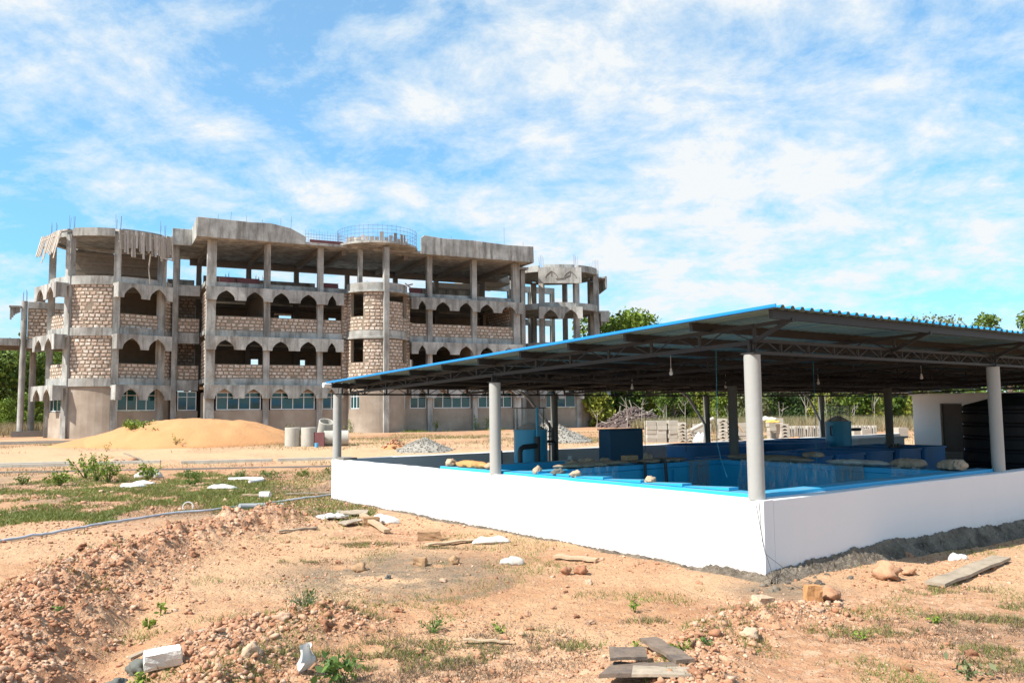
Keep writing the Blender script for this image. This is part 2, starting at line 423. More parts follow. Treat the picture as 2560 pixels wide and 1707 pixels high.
M['pvc'] = simple('white_pvc', (0.74, 0.74, 0.72), 0.5, var=0.08)
M['grey_pipe'] = simple('grey_downpipe', (0.33, 0.34, 0.34), 0.5, var=0.1)
M['red'] = simple('red_valve', (0.45, 0.02, 0.02), 0.5)
t = NT('clear_sheet')
t.set(Base_Color=(0.75, 0.80, 0.80), Roughness=0.12, Alpha=0.22); M['clear'] = t.m
t = NT('polythene')
t.set(Base_Color=(0.75, 0.78, 0.78), Roughness=0.25, Alpha=t.ramp(t.noise(5, 5, 0.7, t.map((2, 2, 0.5))), ((0.40, 0.06), (0.72, 0.55)))); M['poly'] = t.m
t = NT('dusty_polythene')
t.set(Base_Color=(0.36, 0.29, 0.21), Roughness=0.5, Alpha=t.ramp(t.noise(5, 5, 0.7, t.map((2, 2, 0.5))), ((0.35, 0.15), (0.70, 0.75)))); M['dusty_poly'] = t.m
M['sack'] = simple('woven_sack', (0.52, 0.50, 0.46), 0.8, var=0.12, scale=5, bump=0.3, bscale=20, dirt=((0.42, 0.34, 0.26), 0.5))
M['brown_sack'] = simple('brown_sacking', (0.36, 0.27, 0.19), 0.9, var=0.3, scale=5, bump=0.5, bscale=16, dirt=((0.22, 0.17, 0.13), 0.6))
M['tan_paper'] = simple('tan_paper', (0.47, 0.25, 0.09), 0.85, var=0.2, scale=4)
M['bulb'] = simple('bulb_glass', (0.80, 0.80, 0.78), 0.3, var=0.02)
M['cord'] = simple('dark_cord', (0.03, 0.03, 0.03), 0.7)
M['teal_cord'] = simple('teal_cord', (0.03, 0.22, 0.30), 0.7)
M['door'] = simple('brown_door', (0.06, 0.042, 0.032), 0.6, var=0.3, scale=3)
M['floor'] = simple('cement_floor', (0.13, 0.12, 0.105), 0.9, var=0.3, scale=1.2, bump=0.3, bscale=12)
t = NT('cement_mud')
c = t.mix(t.ramp(t.noise(4, 6, 0.65), ((0.35, 0.0), (0.65, 1.0))), (0.085, 0.066, 0.048), (0.26, 0.212, 0.16))
c = t.mix(t.ramp(t.noise(60, 2, 0.5), ((0.66, 0.0), (0.72, 0.8))), c, (0.6, 0.58, 0.55))
t.set(Base_Color=c, Roughness=0.95).bump(t.noise(18, 6, 0.7), 1.0, 0.05); M['mud'] = t.m
# yard objects
M['pipe_concrete'] = simple('pale_precast', (0.43, 0.405, 0.35), 0.9, var=0.15, scale=2.5, bump=0.3, bscale=20, dirt=((0.27, 0.24, 0.19), 0.6))
t = NT('precast_block'); isl = t.island()
c = t.ramp(isl, ((0.0, (0.36, 0.325, 0.27)), (0.5, (0.44, 0.405, 0.345)), (1.0, (0.50, 0.465, 0.405))))
c = t.mix(t.ramp(t.noise(6, 5, 0.6), ((0.45, 0.0), (0.7, 0.4))), c, (0.33, 0.27, 0.20))
t.set(Base_Color=c, Roughness=0.92).bump(t.noise(30, 4, 0.6), 0.3, 0.02); M['block'] = t.m
t = NT('pile_sand')
c = t.mix(t.noise(1.1, 6, 0.6), (0.43, 0.205, 0.085), (0.53, 0.275, 0.118))
c = t.mix(t.ramp(t.noise(3.0, 6, 0.7, t.map((0.5, 1.2, 2.0))), ((0.55, 0.0), (0.72, 0.5))), c, (0.42, 0.235, 0.115))
t.set(Base_Color=c, Roughness=0.95).bump(t.noise(7, 6, 0.65), 0.6, 0.06); M['sand'] = t.m
M['gravel'] = simple('grey_gravel', (0.30, 0.275, 0.235), 0.92, var=0.4, scale=14, bump=0.8, bscale=30)
M['rubble'] = simple('dark_rubble', (0.105, 0.075, 0.068), 0.92, var=0.5, scale=6, bump=0.8, bscale=12)
t = NT('coral_stone'); t.pos(True); isl = t.island()
c = t.ramp(isl, ((0.0, (0.31, 0.13, 0.068)), (0.3, (0.43, 0.215, 0.12)), (0.6, (0.53, 0.31, 0.19)), (0.85, (0.63, 0.45, 0.32)), (1.0, (0.36, 0.16, 0.085))))
c = t.mix(t.ramp(t.noise(24, 5, 0.7), ((0.40, 0.55), (0.60, 0.0))), c, (0.36, 0.185, 0.10))
t.set(Base_Color=c, Roughness=0.95).bump(t.noise(40, 5, 0.7), 0.7, 0.012); M['stone'] = t.m
M['pale_stone'] = simple('pale_coral', (0.50, 0.355, 0.24), 0.95, var=0.3, scale=14, bump=0.8, bscale=30, obj=True)
M['grey_stone'] = simple('grey_stone', (0.12, 0.125, 0.11), 0.9, var=0.3, scale=10, bump=0.5, bscale=20, obj=True)
M['white_block'] = simple('whitewashed_block', (0.72, 0.68, 0.60), 0.9, var=0.1, scale=8, bump=0.5, bscale=30, obj=True, dirt=((0.50, 0.40, 0.30), 0.6))
M['orange_block'] = simple('orange_block', (0.46, 0.23, 0.095), 0.92, var=0.25, scale=8, bump=0.5, bscale=26, obj=True)
M['tan_block'] = simple('tan_block', (0.36, 0.22, 0.12), 0.92, var=0.25, scale=8, bump=0.5, bscale=26, obj=True)
M['plank'] = simple('raw_plank', (0.36, 0.29, 0.215), 0.85, var=0.3, scale=9, bump=0.3, bscale=30, obj=True, dirt=((0.17, 0.13, 0.10), 0.7))
M['pale_plank'] = simple('pale_plank', (0.44, 0.32, 0.205), 0.85, var=0.2, scale=9, bump=0.3, bscale=30, obj=True)
M['old_ply'] = simple('burnt_plywood', (0.185, 0.135, 0.10), 0.85, var=0.5, scale=7, bump=0.4, bscale=22, obj=True, dirt=((0.06, 0.055, 0.055), 0.8))
M['litter'] = simple('white_litter', (0.66, 0.65, 0.62), 0.6, var=0.05, scale=6)
M['hose'] = simple('blue_grey_hose', (0.42, 0.46, 0.52), 0.5, var=0.15, scale=4)
M['bluecup'] = simple('blue_tin', (0.10, 0.36, 0.62), 0.5)
M['yellow'] = simple('yellow_sack', (0.72, 0.50, 0.14), 0.7)
M['orange_litter'] = simple('orange_litter', (0.62, 0.24, 0.10), 0.8, var=0.3, scale=8)
M['bark'] = simple('bark', (0.13, 0.10, 0.075), 0.95, var=0.4, scale=6, bump=0.5, bscale=12)
def leafmat(name, dark, light, trans=0.25):
    t = NT(name); isl = t.island()
    big = t.noise(0.8, 3, 0.5)
    f = t.math('ADD', t.math('MULTIPLY', isl, 0.55), t.math('MULTIPLY', big, 0.45))
    c = t.ramp(f, ((0.15, dark), (0.85, light)))
    t.set(Base_Color=c, Roughness=0.55)
    t.b.inputs['Specular IOR Level'].default_value = 0.25
    tr = t.node('ShaderNodeBsdfTranslucent'); t.l.new(c, tr.inputs[0])
    mx = t.node('ShaderNodeMixShader'); mx.inputs[0].default_value = trans
    t.l.new(t.b.outputs[0], mx.inputs[1]); t.l.new(tr.outputs[0], mx.inputs[2]); t.l.new(mx.outputs[0], t.out.inputs['Surface'])
    return t.m
M['leaf'] = leafmat('bright_leaf', (0.07, 0.12, 0.015), (0.26, 0.34, 0.05))
M['leaf_mid'] = leafmat('mid_leaf', (0.045, 0.085, 0.014), (0.17, 0.24, 0.04))
M['leaf_yellow'] = leafmat('yellow_green_leaf', (0.10, 0.12, 0.015), (0.34, 0.36, 0.06))
M['leaf_dark'] = leafmat('dark_leaf', (0.020, 0.040, 0.013), (0.060, 0.10, 0.025))
M['leaf_pale'] = leafmat('pale_leaf', (0.10, 0.115, 0.05), (0.22, 0.24, 0.11))
M['grass'] = leafmat('green_grass', (0.085, 0.115, 0.025), (0.25, 0.275, 0.07), 0.25)
M['dry_grass'] = leafmat('dry_grass', (0.20, 0.155, 0.085), (0.38, 0.31, 0.18), 0.2)
M['brown_grass'] = leafmat('brown_turf', (0.115, 0.08, 0.055), (0.22, 0.16, 0.10), 0.1)
M['weed'] = leafmat('weed_leaf', (0.05, 0.10, 0.022), (0.15, 0.24, 0.055), 0.25)
M['blue_weed'] = leafmat('grey_green_weed', (0.05, 0.085, 0.055), (0.13, 0.18, 0.115), 0.2)

# the ground: red-brown soil, pale sand, grey cement dust; wide tones come from the 'tone' attribute
# (R: pale compacted sand, G: dark stain of wet cement and turf, B: rubbly red soil)
t = NT('laterite_soil')
sp = t.node('ShaderNodeSeparateColor'); t.l.new(t.attr(), sp.inputs[0])
g1 = t.noise(0.9, 7, 0.6); g2 = t.noise(5.0, 7, 0.65); g3 = t.noise(38, 5, 0.6); vo = t.voro(26, out='Color'); vd = t.voro(26)
c = t.ramp(t.math('ADD', t.math('MULTIPLY', g1, 0.55), t.math('MULTIPLY', g2, 0.45)), ((0.30, (0.33, 0.145, 0.068)), (0.48, (0.46, 0.245, 0.124)), (0.66, (0.55, 0.33, 0.18))))
c = t.mix(t.math('MULTIPLY', sp.outputs[0], t.ramp(g2, ((0.25, 0.6), (0.6, 1.0)))), c, (0.58, 0.37, 0.21))
vc = t.voro(13, t.mix(0.12, t.pos(), t.node('ShaderNodeTexNoise').outputs['Color']), out='Color'); vcs = t.node('ShaderNodeSeparateColor'); t.l.new(vc, vcs.inputs[0])
clod = t.ramp(vcs.outputs[0], ((0.0, (0.22, 0.088, 0.042)), (0.35, (0.37, 0.165, 0.088)), (0.7, (0.50, 0.27, 0.16)), (1.0, (0.65, 0.45, 0.31))))
c = t.mix(t.math('MULTIPLY', sp.outputs[2], 0.75), c, clod)
vs = t.node('ShaderNodeSeparateColor'); t.l.new(vo, vs.inputs[0])
peb = t.math('MULTIPLY', t.ramp(vs.outputs[0], ((0.55, 0.0), (0.60, 1.0))), t.ramp(vd, ((0.28, 1.0), (0.40, 0.0))))
c = t.mix(t.math('MULTIPLY', peb, t.ramp(g2, ((0.35, 0.15), (0.6, 0.8)))), c, t.mix(vs.outputs[1], (0.46, 0.27, 0.16), (0.72, 0.55, 0.40)))
c = t.mix(t.ramp(g3, ((0.30, 0.45), (0.52, 0.0))), c, (0.31, 0.165, 0.09))
c = t.mix(t.math('MULTIPLY', sp.outputs[1], t.ramp(g2, ((0.30, 0.45), (0.62, 1.0)))), c, t.mix(g3, (0.14, 0.098, 0.060), (0.27, 0.198, 0.13)))
t.set(Base_Color=c, Roughness=0.96)
hh = t.math('ADD', t.math('MULTIPLY', g2, 0.8), t.math('ADD', t.math('MULTIPLY', g3, 0.35), t.math('MULTIPLY', peb, 0.35)))
t.bump(hh, 1.0, 0.07); M['ground'] = t.m
# ------------------------------------------------------------------ ground
def make_ground():
    na = 820
    rad = np.concatenate([np.linspace(0.0, 3.0, 6)[:-1], np.geomspace(3.0, 4.9, 24)[:-1], np.geomspace(4.9, 15.0, 520)[:-1], np.geomspace(15.0, 70.0, 220), np.geomspace(74.0, 4200.0, 40)])
    fine = np.linspace(-0.72, 0.72, na - 120)
    coarse = np.linspace(0.72, 2 * PI - 0.72, 122)[1:-1]
    ang = np.concatenate([fine, coarse])
    A, R = np.meshgrid(ang, rad)
    X = R * np.sin(A); Y = R * np.cos(A)
    Z = ground_h(X, Y)
    nr, nc = X.shape
    V = np.stack([X.ravel(), Y.ravel(), Z.ravel()], 1)
    i, j = np.meshgrid(np.arange(nr - 1), np.arange(nc), indexing='ij')
    j2 = (j + 1) % nc
    F = np.stack([i * nc + j, (i + 1) * nc + j, (i + 1) * nc + j2, i * nc + j2], -1).reshape(-1, 4)[:, ::-1]
    x, y = X.ravel(), Y.ravel()
    n = fbm(x * 0.35, y * 0.35, 61, 4)
    # pale compacted sand: the track in front of the sand heap, and worn patches near the camera
    road = sstep(30.5, 33.5, y + 0.25 * x * 0 + 2 * (n - 0.5)) * (1 - sstep(39, 43, y + 3 * (n - 0.5)))
    dx, dy = (x + 1.4) / 3.0, (y - 9.8) / 2.2
    worn = np.clip(1.3 - np.hypot(dx, dy), 0, 1) * sstep(0.35, 0.6, fbm(x * 0.8, y * 0.8, 66, 3))
    dx2, dy2 = (x + 3.6) / 1.3, (y - 10.5) / 2.5
    worn = np.maximum(worn, 0.8 * np.clip(1.2 - np.hypot(dx2, dy2), 0, 1))
    worn = np.maximum(worn, 0.8 * np.clip(1.2 - np.hypot((x + 4.6) / 2.2, (y - 27) / 6), 0, 1))
    worn = np.maximum(worn, 0.7 * sstep(0.50, 0.70, fbm(x * 0.3 + 5, y * 0.3, 71, 3)))
    pale = np.clip(np.maximum(road, worn), 0, 1)
    # dark stain where cement was mixed, brown dead turf
    d = np.hypot((x + 1.45) / 1.35, (y - 10.55) / 1.35)
    st = np.clip(1.9 - 1.3 * d, 0, 1) * sstep(0.30, 0.52, fbm(x * 1.7, y * 1.7, 81, 4))
    ring = np.exp(-((np.hypot((x + 1.25) / 1.15, (y - 9.9) / 0.95) - 1) / 0.13) ** 2) * sstep(0.35, 0.55, fbm(x * 2.2, y * 2.2, 85, 3)) * 0.9
    turf = np.clip(sstep(0.47, 0.62, fbm(x * 0.55, y * 0.55, 91, 4)) * sstep(14, 17, y) * (1 - sstep(26, 30, y)) * (x < -2.2), 0, 1) * 0.65
    turf = np.maximum(turf, 0.55 * np.clip(1.1 - np.hypot((x + 1.6) / 1.3, (y - 7.0) / 0.9), 0, 1) * sstep(0.4, 0.55, fbm(x * 1.5, y * 1.5, 93, 3)))
    turf = np.maximum(turf, 0.5 * np.clip(1.1 - np.hypot((x - 4.1) / 1.4, (y - 7.6) / 0.9), 0, 1) * sstep(0.42, 0.58, fbm(x * 1.5, y * 1.5, 95, 3)))
    tt, ss = to_sh(x, y)
    near_wall = np.exp(-np.maximum(WT0 - tt, 0) / 0.22) * (tt < WT0 + .05) * (ss > -0.5) * (ss < 12.2) * 0.75 * sstep(0.3, 0.55, fbm(x * 1.2, y * 1.2, 97, 3))
    dcor = np.hypot(tt + 0.35, ss + 0.55)
    cor = np.clip(1.5 - dcor / 0.55, 0, 1)
    dark = np.clip(np.maximum.reduce([st, ring, turf, near_wall, cor]), 0, 1)
    rub = rock_mask(x, y)
    rub = np.maximum(rub, 0.5 * sstep(0.52, 0.66, fbm(x * 0.5, y * 0.5, 101, 4)))
    C = np.stack([pale, dark, np.clip(rub, 0, 1), np.ones_like(x)], 1)
    o = link('ground', np_mesh('ground', V, F, M['ground'], True, C))
    tag(o, kind='structure')
make_ground()

from mathutils import noise as mnoise
def coral(seed, sub=3, flat=0.75, amp=1.0):
    """a lump of coral rag: pitted and uneven all over"""
    bm = bmesh.new(); bmesh.ops.create_icosphere(bm, subdivisions=sub, radius=1.0)
    r = random.Random(seed); o = Vector((seed * 3.17 % 50, seed * 1.93 % 50, seed * 0.71 % 50))
    ax = (r.uniform(0.85, 1.3), r.uniform(0.75, 1.1), flat * r.uniform(0.85, 1.1))
    for v in bm.verts:
        p = v.co.copy()
        k = 1 + amp * (0.55 * mnoise.noise(p * 1.3 + o) - 0.45 * abs(mnoise.noise(p * 2.6 + o)) + 0.30 * mnoise.noise(p * 4.7 + o) + (0.16 * mnoise.noise(p * 9.5 + o) if sub > 2 else 0))
        v.co = Vector((p.x * ax[0], p.y * ax[1], p.z * ax[2])) * max(0.35, k) * 1.12
    V = np.array([v.co[:] for v in bm.verts]); F = np.array([[v.index for v in f.verts] for f in bm.faces]); bm.free()
    return V, F
# low stones: a few cheap lumps shared by every loose stone
def lump(seed, sub=1, rough=0.16, flat=0.75):
    """an angular broken stone: a ball cut by random planes, then roughened"""
    bm = bmesh.new(); bmesh.ops.create_icosphere(bm, subdivisions=sub, radius=1.0)
    r = random.Random(seed)
    ax = [r.uniform(0.75, 1.3), r.uniform(0.7, 1.1), flat * r.uniform(0.8, 1.15)]
    cuts = [(Vector((r.gauss(0, 1), r.gauss(0, 1), r.gauss(0, 1))).normalized(), r.uniform(0.30, 0.75)) for k in range(5)]
    pits = [(Vector((r.gauss(0, 1), r.gauss(0, 1), r.gauss(0, 1))).normalized(), r.uniform(-0.55, 0.40)) for k in range(9)]
    for v in bm.verts:
        p = v.co.copy(); q = p.copy()
        for d, c in cuts:
            e = p.dot(d)
            if e > c: p -= d * (e - c)
        k = 1.0
        for d, h in pits: k += h * max(0.0, (q.dot(d) - 0.72) / 0.28)
        p *= max(0.4, k) * (1 + r.uniform(-rough, rough))
        v.co = Vector((p.x * ax[0], p.y * ax[1], p.z * ax[2])) * 1.25
    V = np.array([v.co[:] for v in bm.verts]); F = np.array([[v.index for v in f.verts] for f in bm.faces]); bm.free()
    return V, F
LUMPS = [lump(i, 1, 0.34) for i in range(14)]
LUMPS2 = [coral(50 + i, 2, 0.8, 1.25) for i in range(10)]
def scatter_lumps(name, pts, sizes, mat, parent=None, kind='stuff', sink=0.25, lumps=LUMPS):
    Vs, Fs, off = [], [], 0
    for p, s in zip(pts, sizes):
        V, F = lumps[RNG.integers(len(lumps))]
        a = RNG.uniform(0, 2 * PI); ca, sa = math.cos(a), math.sin(a); b = RNG.uniform(-0.6, 0.6); cb, sb = math.cos(b), math.sin(b)
        R_ = np.array([[ca, -sa, 0], [sa, ca, 0], [0, 0, 1]]) @ np.array([[1, 0, 0], [0, cb, -sb], [0, sb, cb]])
        W = V @ R_.T * s; W[:, 2] += s * (0.5 - sink)
        Vs.append(W + np.array(p)); Fs.append(F + off); off += len(V)
    o = link(name, np_mesh(name, np.concatenate(Vs), np.concatenate(Fs), mat), parent)
    return tag(o, kind=kind)
def visible_xy(n, rmin, rmax, power=1.0, amax=0.60):
    """random ground points over the part of the yard the photo looks at, denser near the camera"""
    u_ = RNG.uniform(0, 1, n) ** power
    r = rmin * (rmax / rmin) ** u_; a = RNG.uniform(-amax, amax, n)
    return r * np.sin(a), r * np.cos(a)
def outside(x, y, m=0.08):
    t_, s_ = to_sh(x, y)
    return (np.maximum(np.maximum(WT0 - t_, t_ - WT1), np.maximum(WS0 - s_, s_ - WS1)) > m)
def free_yard(x, y):
    return outside(x, y) & (y < 44)
# rubble of the ridges and small gravel strewn everywhere
x, y = visible_xy(110000, 5.2, 17)
rm = rock_mask(x, y)
keep = (RNG.uniform(0, 1, len(x)) < rm ** 1.3 * 0.85) & free_yard(x, y)
x, y = x[keep][:32000], y[keep][:32000]
sz = np.clip(RNG.lognormal(math.log(0.0135), 0.5, len(x)), 0.006, 0.045)
o = scatter_lumps('coral_rubble', np.stack([x, y, ground_h(x, y)], 1), sz, M['stone'], kind='stuff')
x, y = visible_xy(60000, 5.2, 34)
keep = free_yard(x, y) & (RNG.uniform(0, 1, len(x)) < 0.16 + 0.84 * sstep(0.45, 0.62, fbm(x * 0.6, y * 0.6, 121, 3)))
x, y = x[keep][:20000], y[keep][:20000]
sz = np.clip(RNG.lognormal(math.log(0.0085), 0.55, len(x)), 0.004, 0.045) * np.clip(np.hypot(x, y) / 12, 0.8, 1.8)
scatter_lumps('pebble_gravel', np.stack([x, y, ground_h(x, y)], 1), sz, M['stone'], kind='stuff')
# ------------------------------------------------------------------ the white enclosure, its floor, the open shelter
SHL = dict(loc=(C1.x, C1.y, 0), rz=AZ)          # everything below is in the shelter frame: x = t, y = s
fl = MB().box(WT0 + .1, WT1 - .1, WS0 + .1, WS1 - .1, -0.3, -0.012).build('enclosure_floor', M['floor'], None, loc=SHL['loc'], rot=(0, 0, AZ)); tag(fl, kind='structure')
ew = empty('enclosure_wall', SHL['loc'], AZ, 'low white painted wall enclosing the tanks under the blue roof', 'wall')
def wall_strip(a, b, n, along_y):
    """a low wall with slightly worn, rounded top edges: outline (offset, z) swept along"""
    prof = [(0, -0.5), (0, WH - .012), (.012, WH), (WTH - .012, WH), (WTH, WH - .012), (WTH, -0.5)]
    m = MB(); vs = []; K = len(prof)
    for i in range(n + 1):
        q = a + (b - a) * i / n
        for d, z in prof:
            jz = 0.012 * (rnd.random() - .5) if z > .5 else 0
            jd = 0.004 * (rnd.random() - .5)
            vs.append((q, d + jd, z + jz))
    fs = [(i * K + k, (i + 1) * K + k, (i + 1) * K + k + 1, i * K + k + 1) for i in range(n) for k in range(K - 1)]
    fs += [tuple(range(K)), tuple(n * K + k for k in range(K))[::-1]]
    return vs, fs
def add_wall(name, x0, x1, y0, y1):
    m = MB()
    if (x1 - x0) > (y1 - y0):
        vs, fs = wall_strip(x0, x1, 40, False); vs = [(q, y0 + d, z) for q, d, z in vs]
    else:
        vs, fs = wall_strip(y0, y1, 40, True); vs = [(x0 + d, q, z) for q, d, z in vs]
    m.add(vs, fs); return m.build(name, M['white'], ew)
add_wall('wall_run', WT0, WT0 + WTH, WS0, WS1)                                  # left wall
add_wall('wall_run', WT0 + WTH + .002, WT1, WS0, WS0 + WTH)                        # right wall
add_wall('wall_run', WT0 + WTH + .002, WT1, WS1 - WTH, WS1)                        # far wall
# ragged fillet of dark cement along the foot of the right wall and round the corner
def skirt(pts, out, name, hmax, seed):
    n = 320; vs = []; fs = []; K = 9
    L = [0]
    for a, b in zip(pts[:-1], pts[1:]): L.append(L[-1] + math.hypot(b[0] - a[0], b[1] - a[1]))
    for i in range(n + 1):
        d = L[-1] * i / n
        k = max(j for j in range(len(L) - 1) if L[j] <= d + 1e-9); f_ = (d - L[k]) / (L[k + 1] - L[k])
        px = pts[k][0] + (pts[k + 1][0] - pts[k][0]) * f_; py = pts[k][1] + (pts[k + 1][1] - pts[k][1]) * f_
        ox, oy = out[k]
        h0 = hmax(d) * (0.6 + 0.7 * float(fbm(np.array([d * 1.3]), np.array([seed * 3.1]), seed, 4)))
        wv = (0.10 if seed == 5 else 0.03) + (0.20 if seed == 5 else 0.12) * float(fbm(np.array([d * 0.9]), np.array([seed * 7.7]), seed + 3, 4))
        P0 = sh(px, py); g = gz((sh(px + ox * .3, py + oy * .3)).x, (sh(px + ox * .3, py + oy * .3)).y)
        for j in range(K):
            q = j / (K - 1)
            jit = 0.05 * (rnd.random() - .5)
            vs.append((px + ox * (0.004 + wv * q + abs(jit) * .5), py + oy * (0.004 + wv * q + abs(jit) * .5), g + (h0 + .02) * (1 - q) ** 1.15 + jit * (1 if 0 < j < K - 1 else .6) - .02 * q))
    for i in range(n):
        for j in range(K - 1): fs.append((i * K + j, (i + 1) * K + j, (i + 1) * K + j + 1, i * K + j + 1))
    m = MB(); m.add(vs, fs); return m.build(name, M['mud'], ew, smooth=False)
skirt([(-0.12, WS0), (10.0, WS0)], [(0, -1)], 'cement_fillet', lambda d: 0.10 + 0.13 * min(1, d / 3), 5)
skirt([(WT0, WS0 - .1), (WT0, 11.9)], [(-1, 0)], 'cement_fillet', lambda d: 0.0 if d > 1 else 0.06, 9)
# lumps of wet cement heaped at the corner
cl = MB()
pts, sz = [], []
for i in range(60):
    t_, s_ = (rnd.uniform(-0.75, 0.9), rnd.uniform(-0.75, -0.2)) if i < 22 else (rnd.uniform(0.2, 8), rnd.uniform(-.42, -.2))
    if t_ > WT0 - .02 and s_ > WS0 - .04: continue
    P_ = sh(t_, s_); pts.append((P_.x, P_.y, gz(P_.x, P_.y))); sz.append(rnd.uniform(0.012, 0.05))
o = scatter_lumps('cement_lumps', pts, sz, M['mud'], kind='stuff', sink=0.45, lumps=LUMPS2)
# grey tile lying on the wall's far-left corner
tl = MB().box(WT0 + .01, .26, WS1 - .62, WS1 - .2, WH + .006, WH + .05).build('roof_offcut', M['dark_concrete'], None, loc=SHL['loc'], rot=(0, 0, AZ))
tag(tl, 'flat grey slab lying on the far left corner of the white wall', 'slab')

shelter = empty('open_shelter', SHL['loc'], AZ, 'open-sided shelter with blue corrugated roof on round grey columns', 'shelter')
S0, S1, T0, T1 = -0.68, 11.45, -0.45, 25.35
def roof_z(s): return 3.155 - 0.0385 * (s - S0)
def pier(t_, s_, top, base):
    m = MB()
    m.cyl((t_, s_), 0.100, base, top, 28)
    o = m.build('column', M['column' if s_ == 0 or t_ == 0 else 'shaded_column'], shelter, smooth=True)
    b_ = MB()
    b_.obox((t_, s_, top + .012), (1, 0, 0), (0, 1, 0), (0, 0, 1), .19, .19, .02)
    zt = roof_z(s_) - .30
    b_.bar((t_ - .05, s_, top + .02), (t_ - .05, s_, zt), .03, .03); b_.bar((t_ + .05, s_ + .02, top + .02), (t_ + .05, s_ + .02, zt), .03, .03)
    b_.bar((t_ - .01, s_ - .05, top + .02), (t_ + .01, s_ - .06, top + .16), .015, .015)
    b_.build('column_bracket', M['steel'], o)
TT = [0.0, 6.41, 12.82, 19.23]
for s_, top in ((0.0, 2.65), (5.43, 2.49), (10.75, 2.42)):
    for t_ in TT:
        if s_ == 5.43 or True:
            on_wall = (t_ == 0.0 or s_ == 0.0)
            if s_ > 10: b0 = -0.1 if t_ > 0 else WH - .01
            else: b0 = WH - .008 if on_wall else -0.05
            pier(t_, s_ if s_ < 10 else WS1 - WTH / 2 if t_ == 0 else WS1 - .35, top, b0)
# trusses
def truss(name, a, b, depth0, depth1, n, chord=.05, web=.035):
    """two chords, posts and zig-zag rods between points a and b (the bottom chord's ends)"""
    a, b = Vector(a), Vector(b)
    ra = a + Vector((0, 0, depth0)); rb = b + Vector((0, 0, depth1))
    o = MB().bar(a, b, chord, chord).build(name, M['steel'], shelter)
    MB().bar(ra, rb, chord, chord).build('top_chord', M['steel'], o)
    r_ = MB()
    for i in range(n + 1):
        f_ = i / n; MB().bar(a.lerp(b, f_) + Vector((0, 0, .02)), ra.lerp(rb, f_) - Vector((0, 0, .02)), web, web, upv=(1, .3, 0)).build('post', M['steel'], o)
    for i in range(n):
        f0, f1, fm = i / n, (i + 1) / n, (i + .5) / n
        r_.bar(a.lerp(b, f0), ra.lerp(rb, fm), .014, .014); r_.bar(ra.lerp(rb, fm), a.lerp(b, f1), .014, .014)
    r_.build('web_rod', M['steel'], o)
    return o
for t_ in np.arange(0, 24, 3.205):                                             # rafters trusses down the slope
    za, zb = roof_z(-0.05) - .33, roof_z(S1 - .5) - .26
    tr = truss('rafter_truss', (t_, -0.05, za), (t_, S1 - .3, zb), .20, .14, 13)
    MB().bar((t_, -0.05, za + .01), (t_, S0 + .1, roof_z(S0) - .115), .045, .045).build('eave_strut', M['steel'], tr)
    MB().bar((t_, -0.05, za + .20), (t_, S0 + .08, roof_z(S0) - .13), .04, .04).build('chord_tip', M['steel'], tr)
for s_, z0, dp in ((0.0, 2.68, .15), (5.43, 2.53, .15), (WS1 - .35, 2.42, .15)):                 # beam trusses along the columns
    for k in range(3):
        truss('beam_truss', (TT[k] + .0, s_, z0), (TT[k + 1], s_, z0), dp, dp, 11, .04, .03)
    truss('beam_truss', (TT[3], s_, z0), (T1 - .2, s_, z0), dp, dp, 9, .04, .03)
# purlins
for s_ in np.linspace(S0 + .12, S1 - .1, 11):
    z = roof_z(s_)
    MB().obox(((T0 + T1) / 2 + .03, s_, z - .075), (1, 0, 0), (0, 1, -.0385), (0, .0385, 1), T1 - T0 - .1, .05, .105).build('purlin', M['steel'], shelter)
# corrugated sheets: blue above, grey below, each lapping its neighbour
PITCHC = 0.19
def sheet_mesh():
    W, n = 0.95, 5; m = MB(); vs = []; prof = []
    for k in range(n):
        x0 = k * PITCHC
        prof += [(x0, 0), (x0 + .095, 0), (x0 + .125, .034), (x0 + .165, .034)]
    prof.append((n * PITCHC, 0))
    K = len(prof); L = S1 - S0
    for y_ in (0, L):
        for x_, z_ in prof: vs.append((x_, y_, z_ + .0025))
    for y_ in (0, L):
        for x_, z_ in prof: vs.append((x_, y_, z_ - .0025))
    fs = [(k, k + 1, K + k + 1, K + k) for k in range(K - 1)]; m.add(vs, fs, 0)
    m.f += [(2 * K + k, 3 * K + k, 3 * K + k + 1, 2 * K + k + 1) for k in range(K - 1)]; m.m += [1] * (K - 1)
    m.f += [(k, 2 * K + k, 2 * K + k + 1, k + 1) for k in range(K - 1)]; m.m += [1] * (K - 1)
    m.f += [(0, K, 3 * K, 2 * K)]; m.m += [0]
    return m.mesh('roof_sheet', [M['sheet_top'], M['sheet_under']], fix=False)
sm = sheet_mesh()
k = 0; t_ = T0
while t_ < T1 - .5:
    link('roof_sheet', sm, shelter, (t_, S0, roof_z(S0) + .0045 * (k % 2) - .02), (-math.atan(.0385), 0, 0)); t_ += .95; k += 1
# blue edge flashing on the rake, gutter and drip edge on the low side
MB().bar((T0 - .012, S0 - .02, roof_z(S0) + .0), (T0 - .012, S1 + .02, roof_z(S1) + .0), .016, .032).build('edge_flashing', M['sheet_top'], shelter)
g_ = MB().tube([(T0 - .05, S1 + .09, roof_z(S1) - .055), (T1, S1 + .09, roof_z(S1) - .075)], .06, 10)
g_.build('gutter', M['pvc'], shelter, smooth=True)
for t_ in (6.41, 12.82, 19.23):
    s_ = WS1 - .35
    MB().tube([(t_ - 1.35, S1 + .05, roof_z(S1) - .12), (t_ - 1.1, S1 - .05, 2.38), (t_ - .23, s_ - .02, 1.62), (t_ - .15, s_ - .02, 1.5), (t_ - .15, s_ - .02, 0.0)], .045, 10).build('downpipe', M['grey_pipe'], shelter, smooth=True)
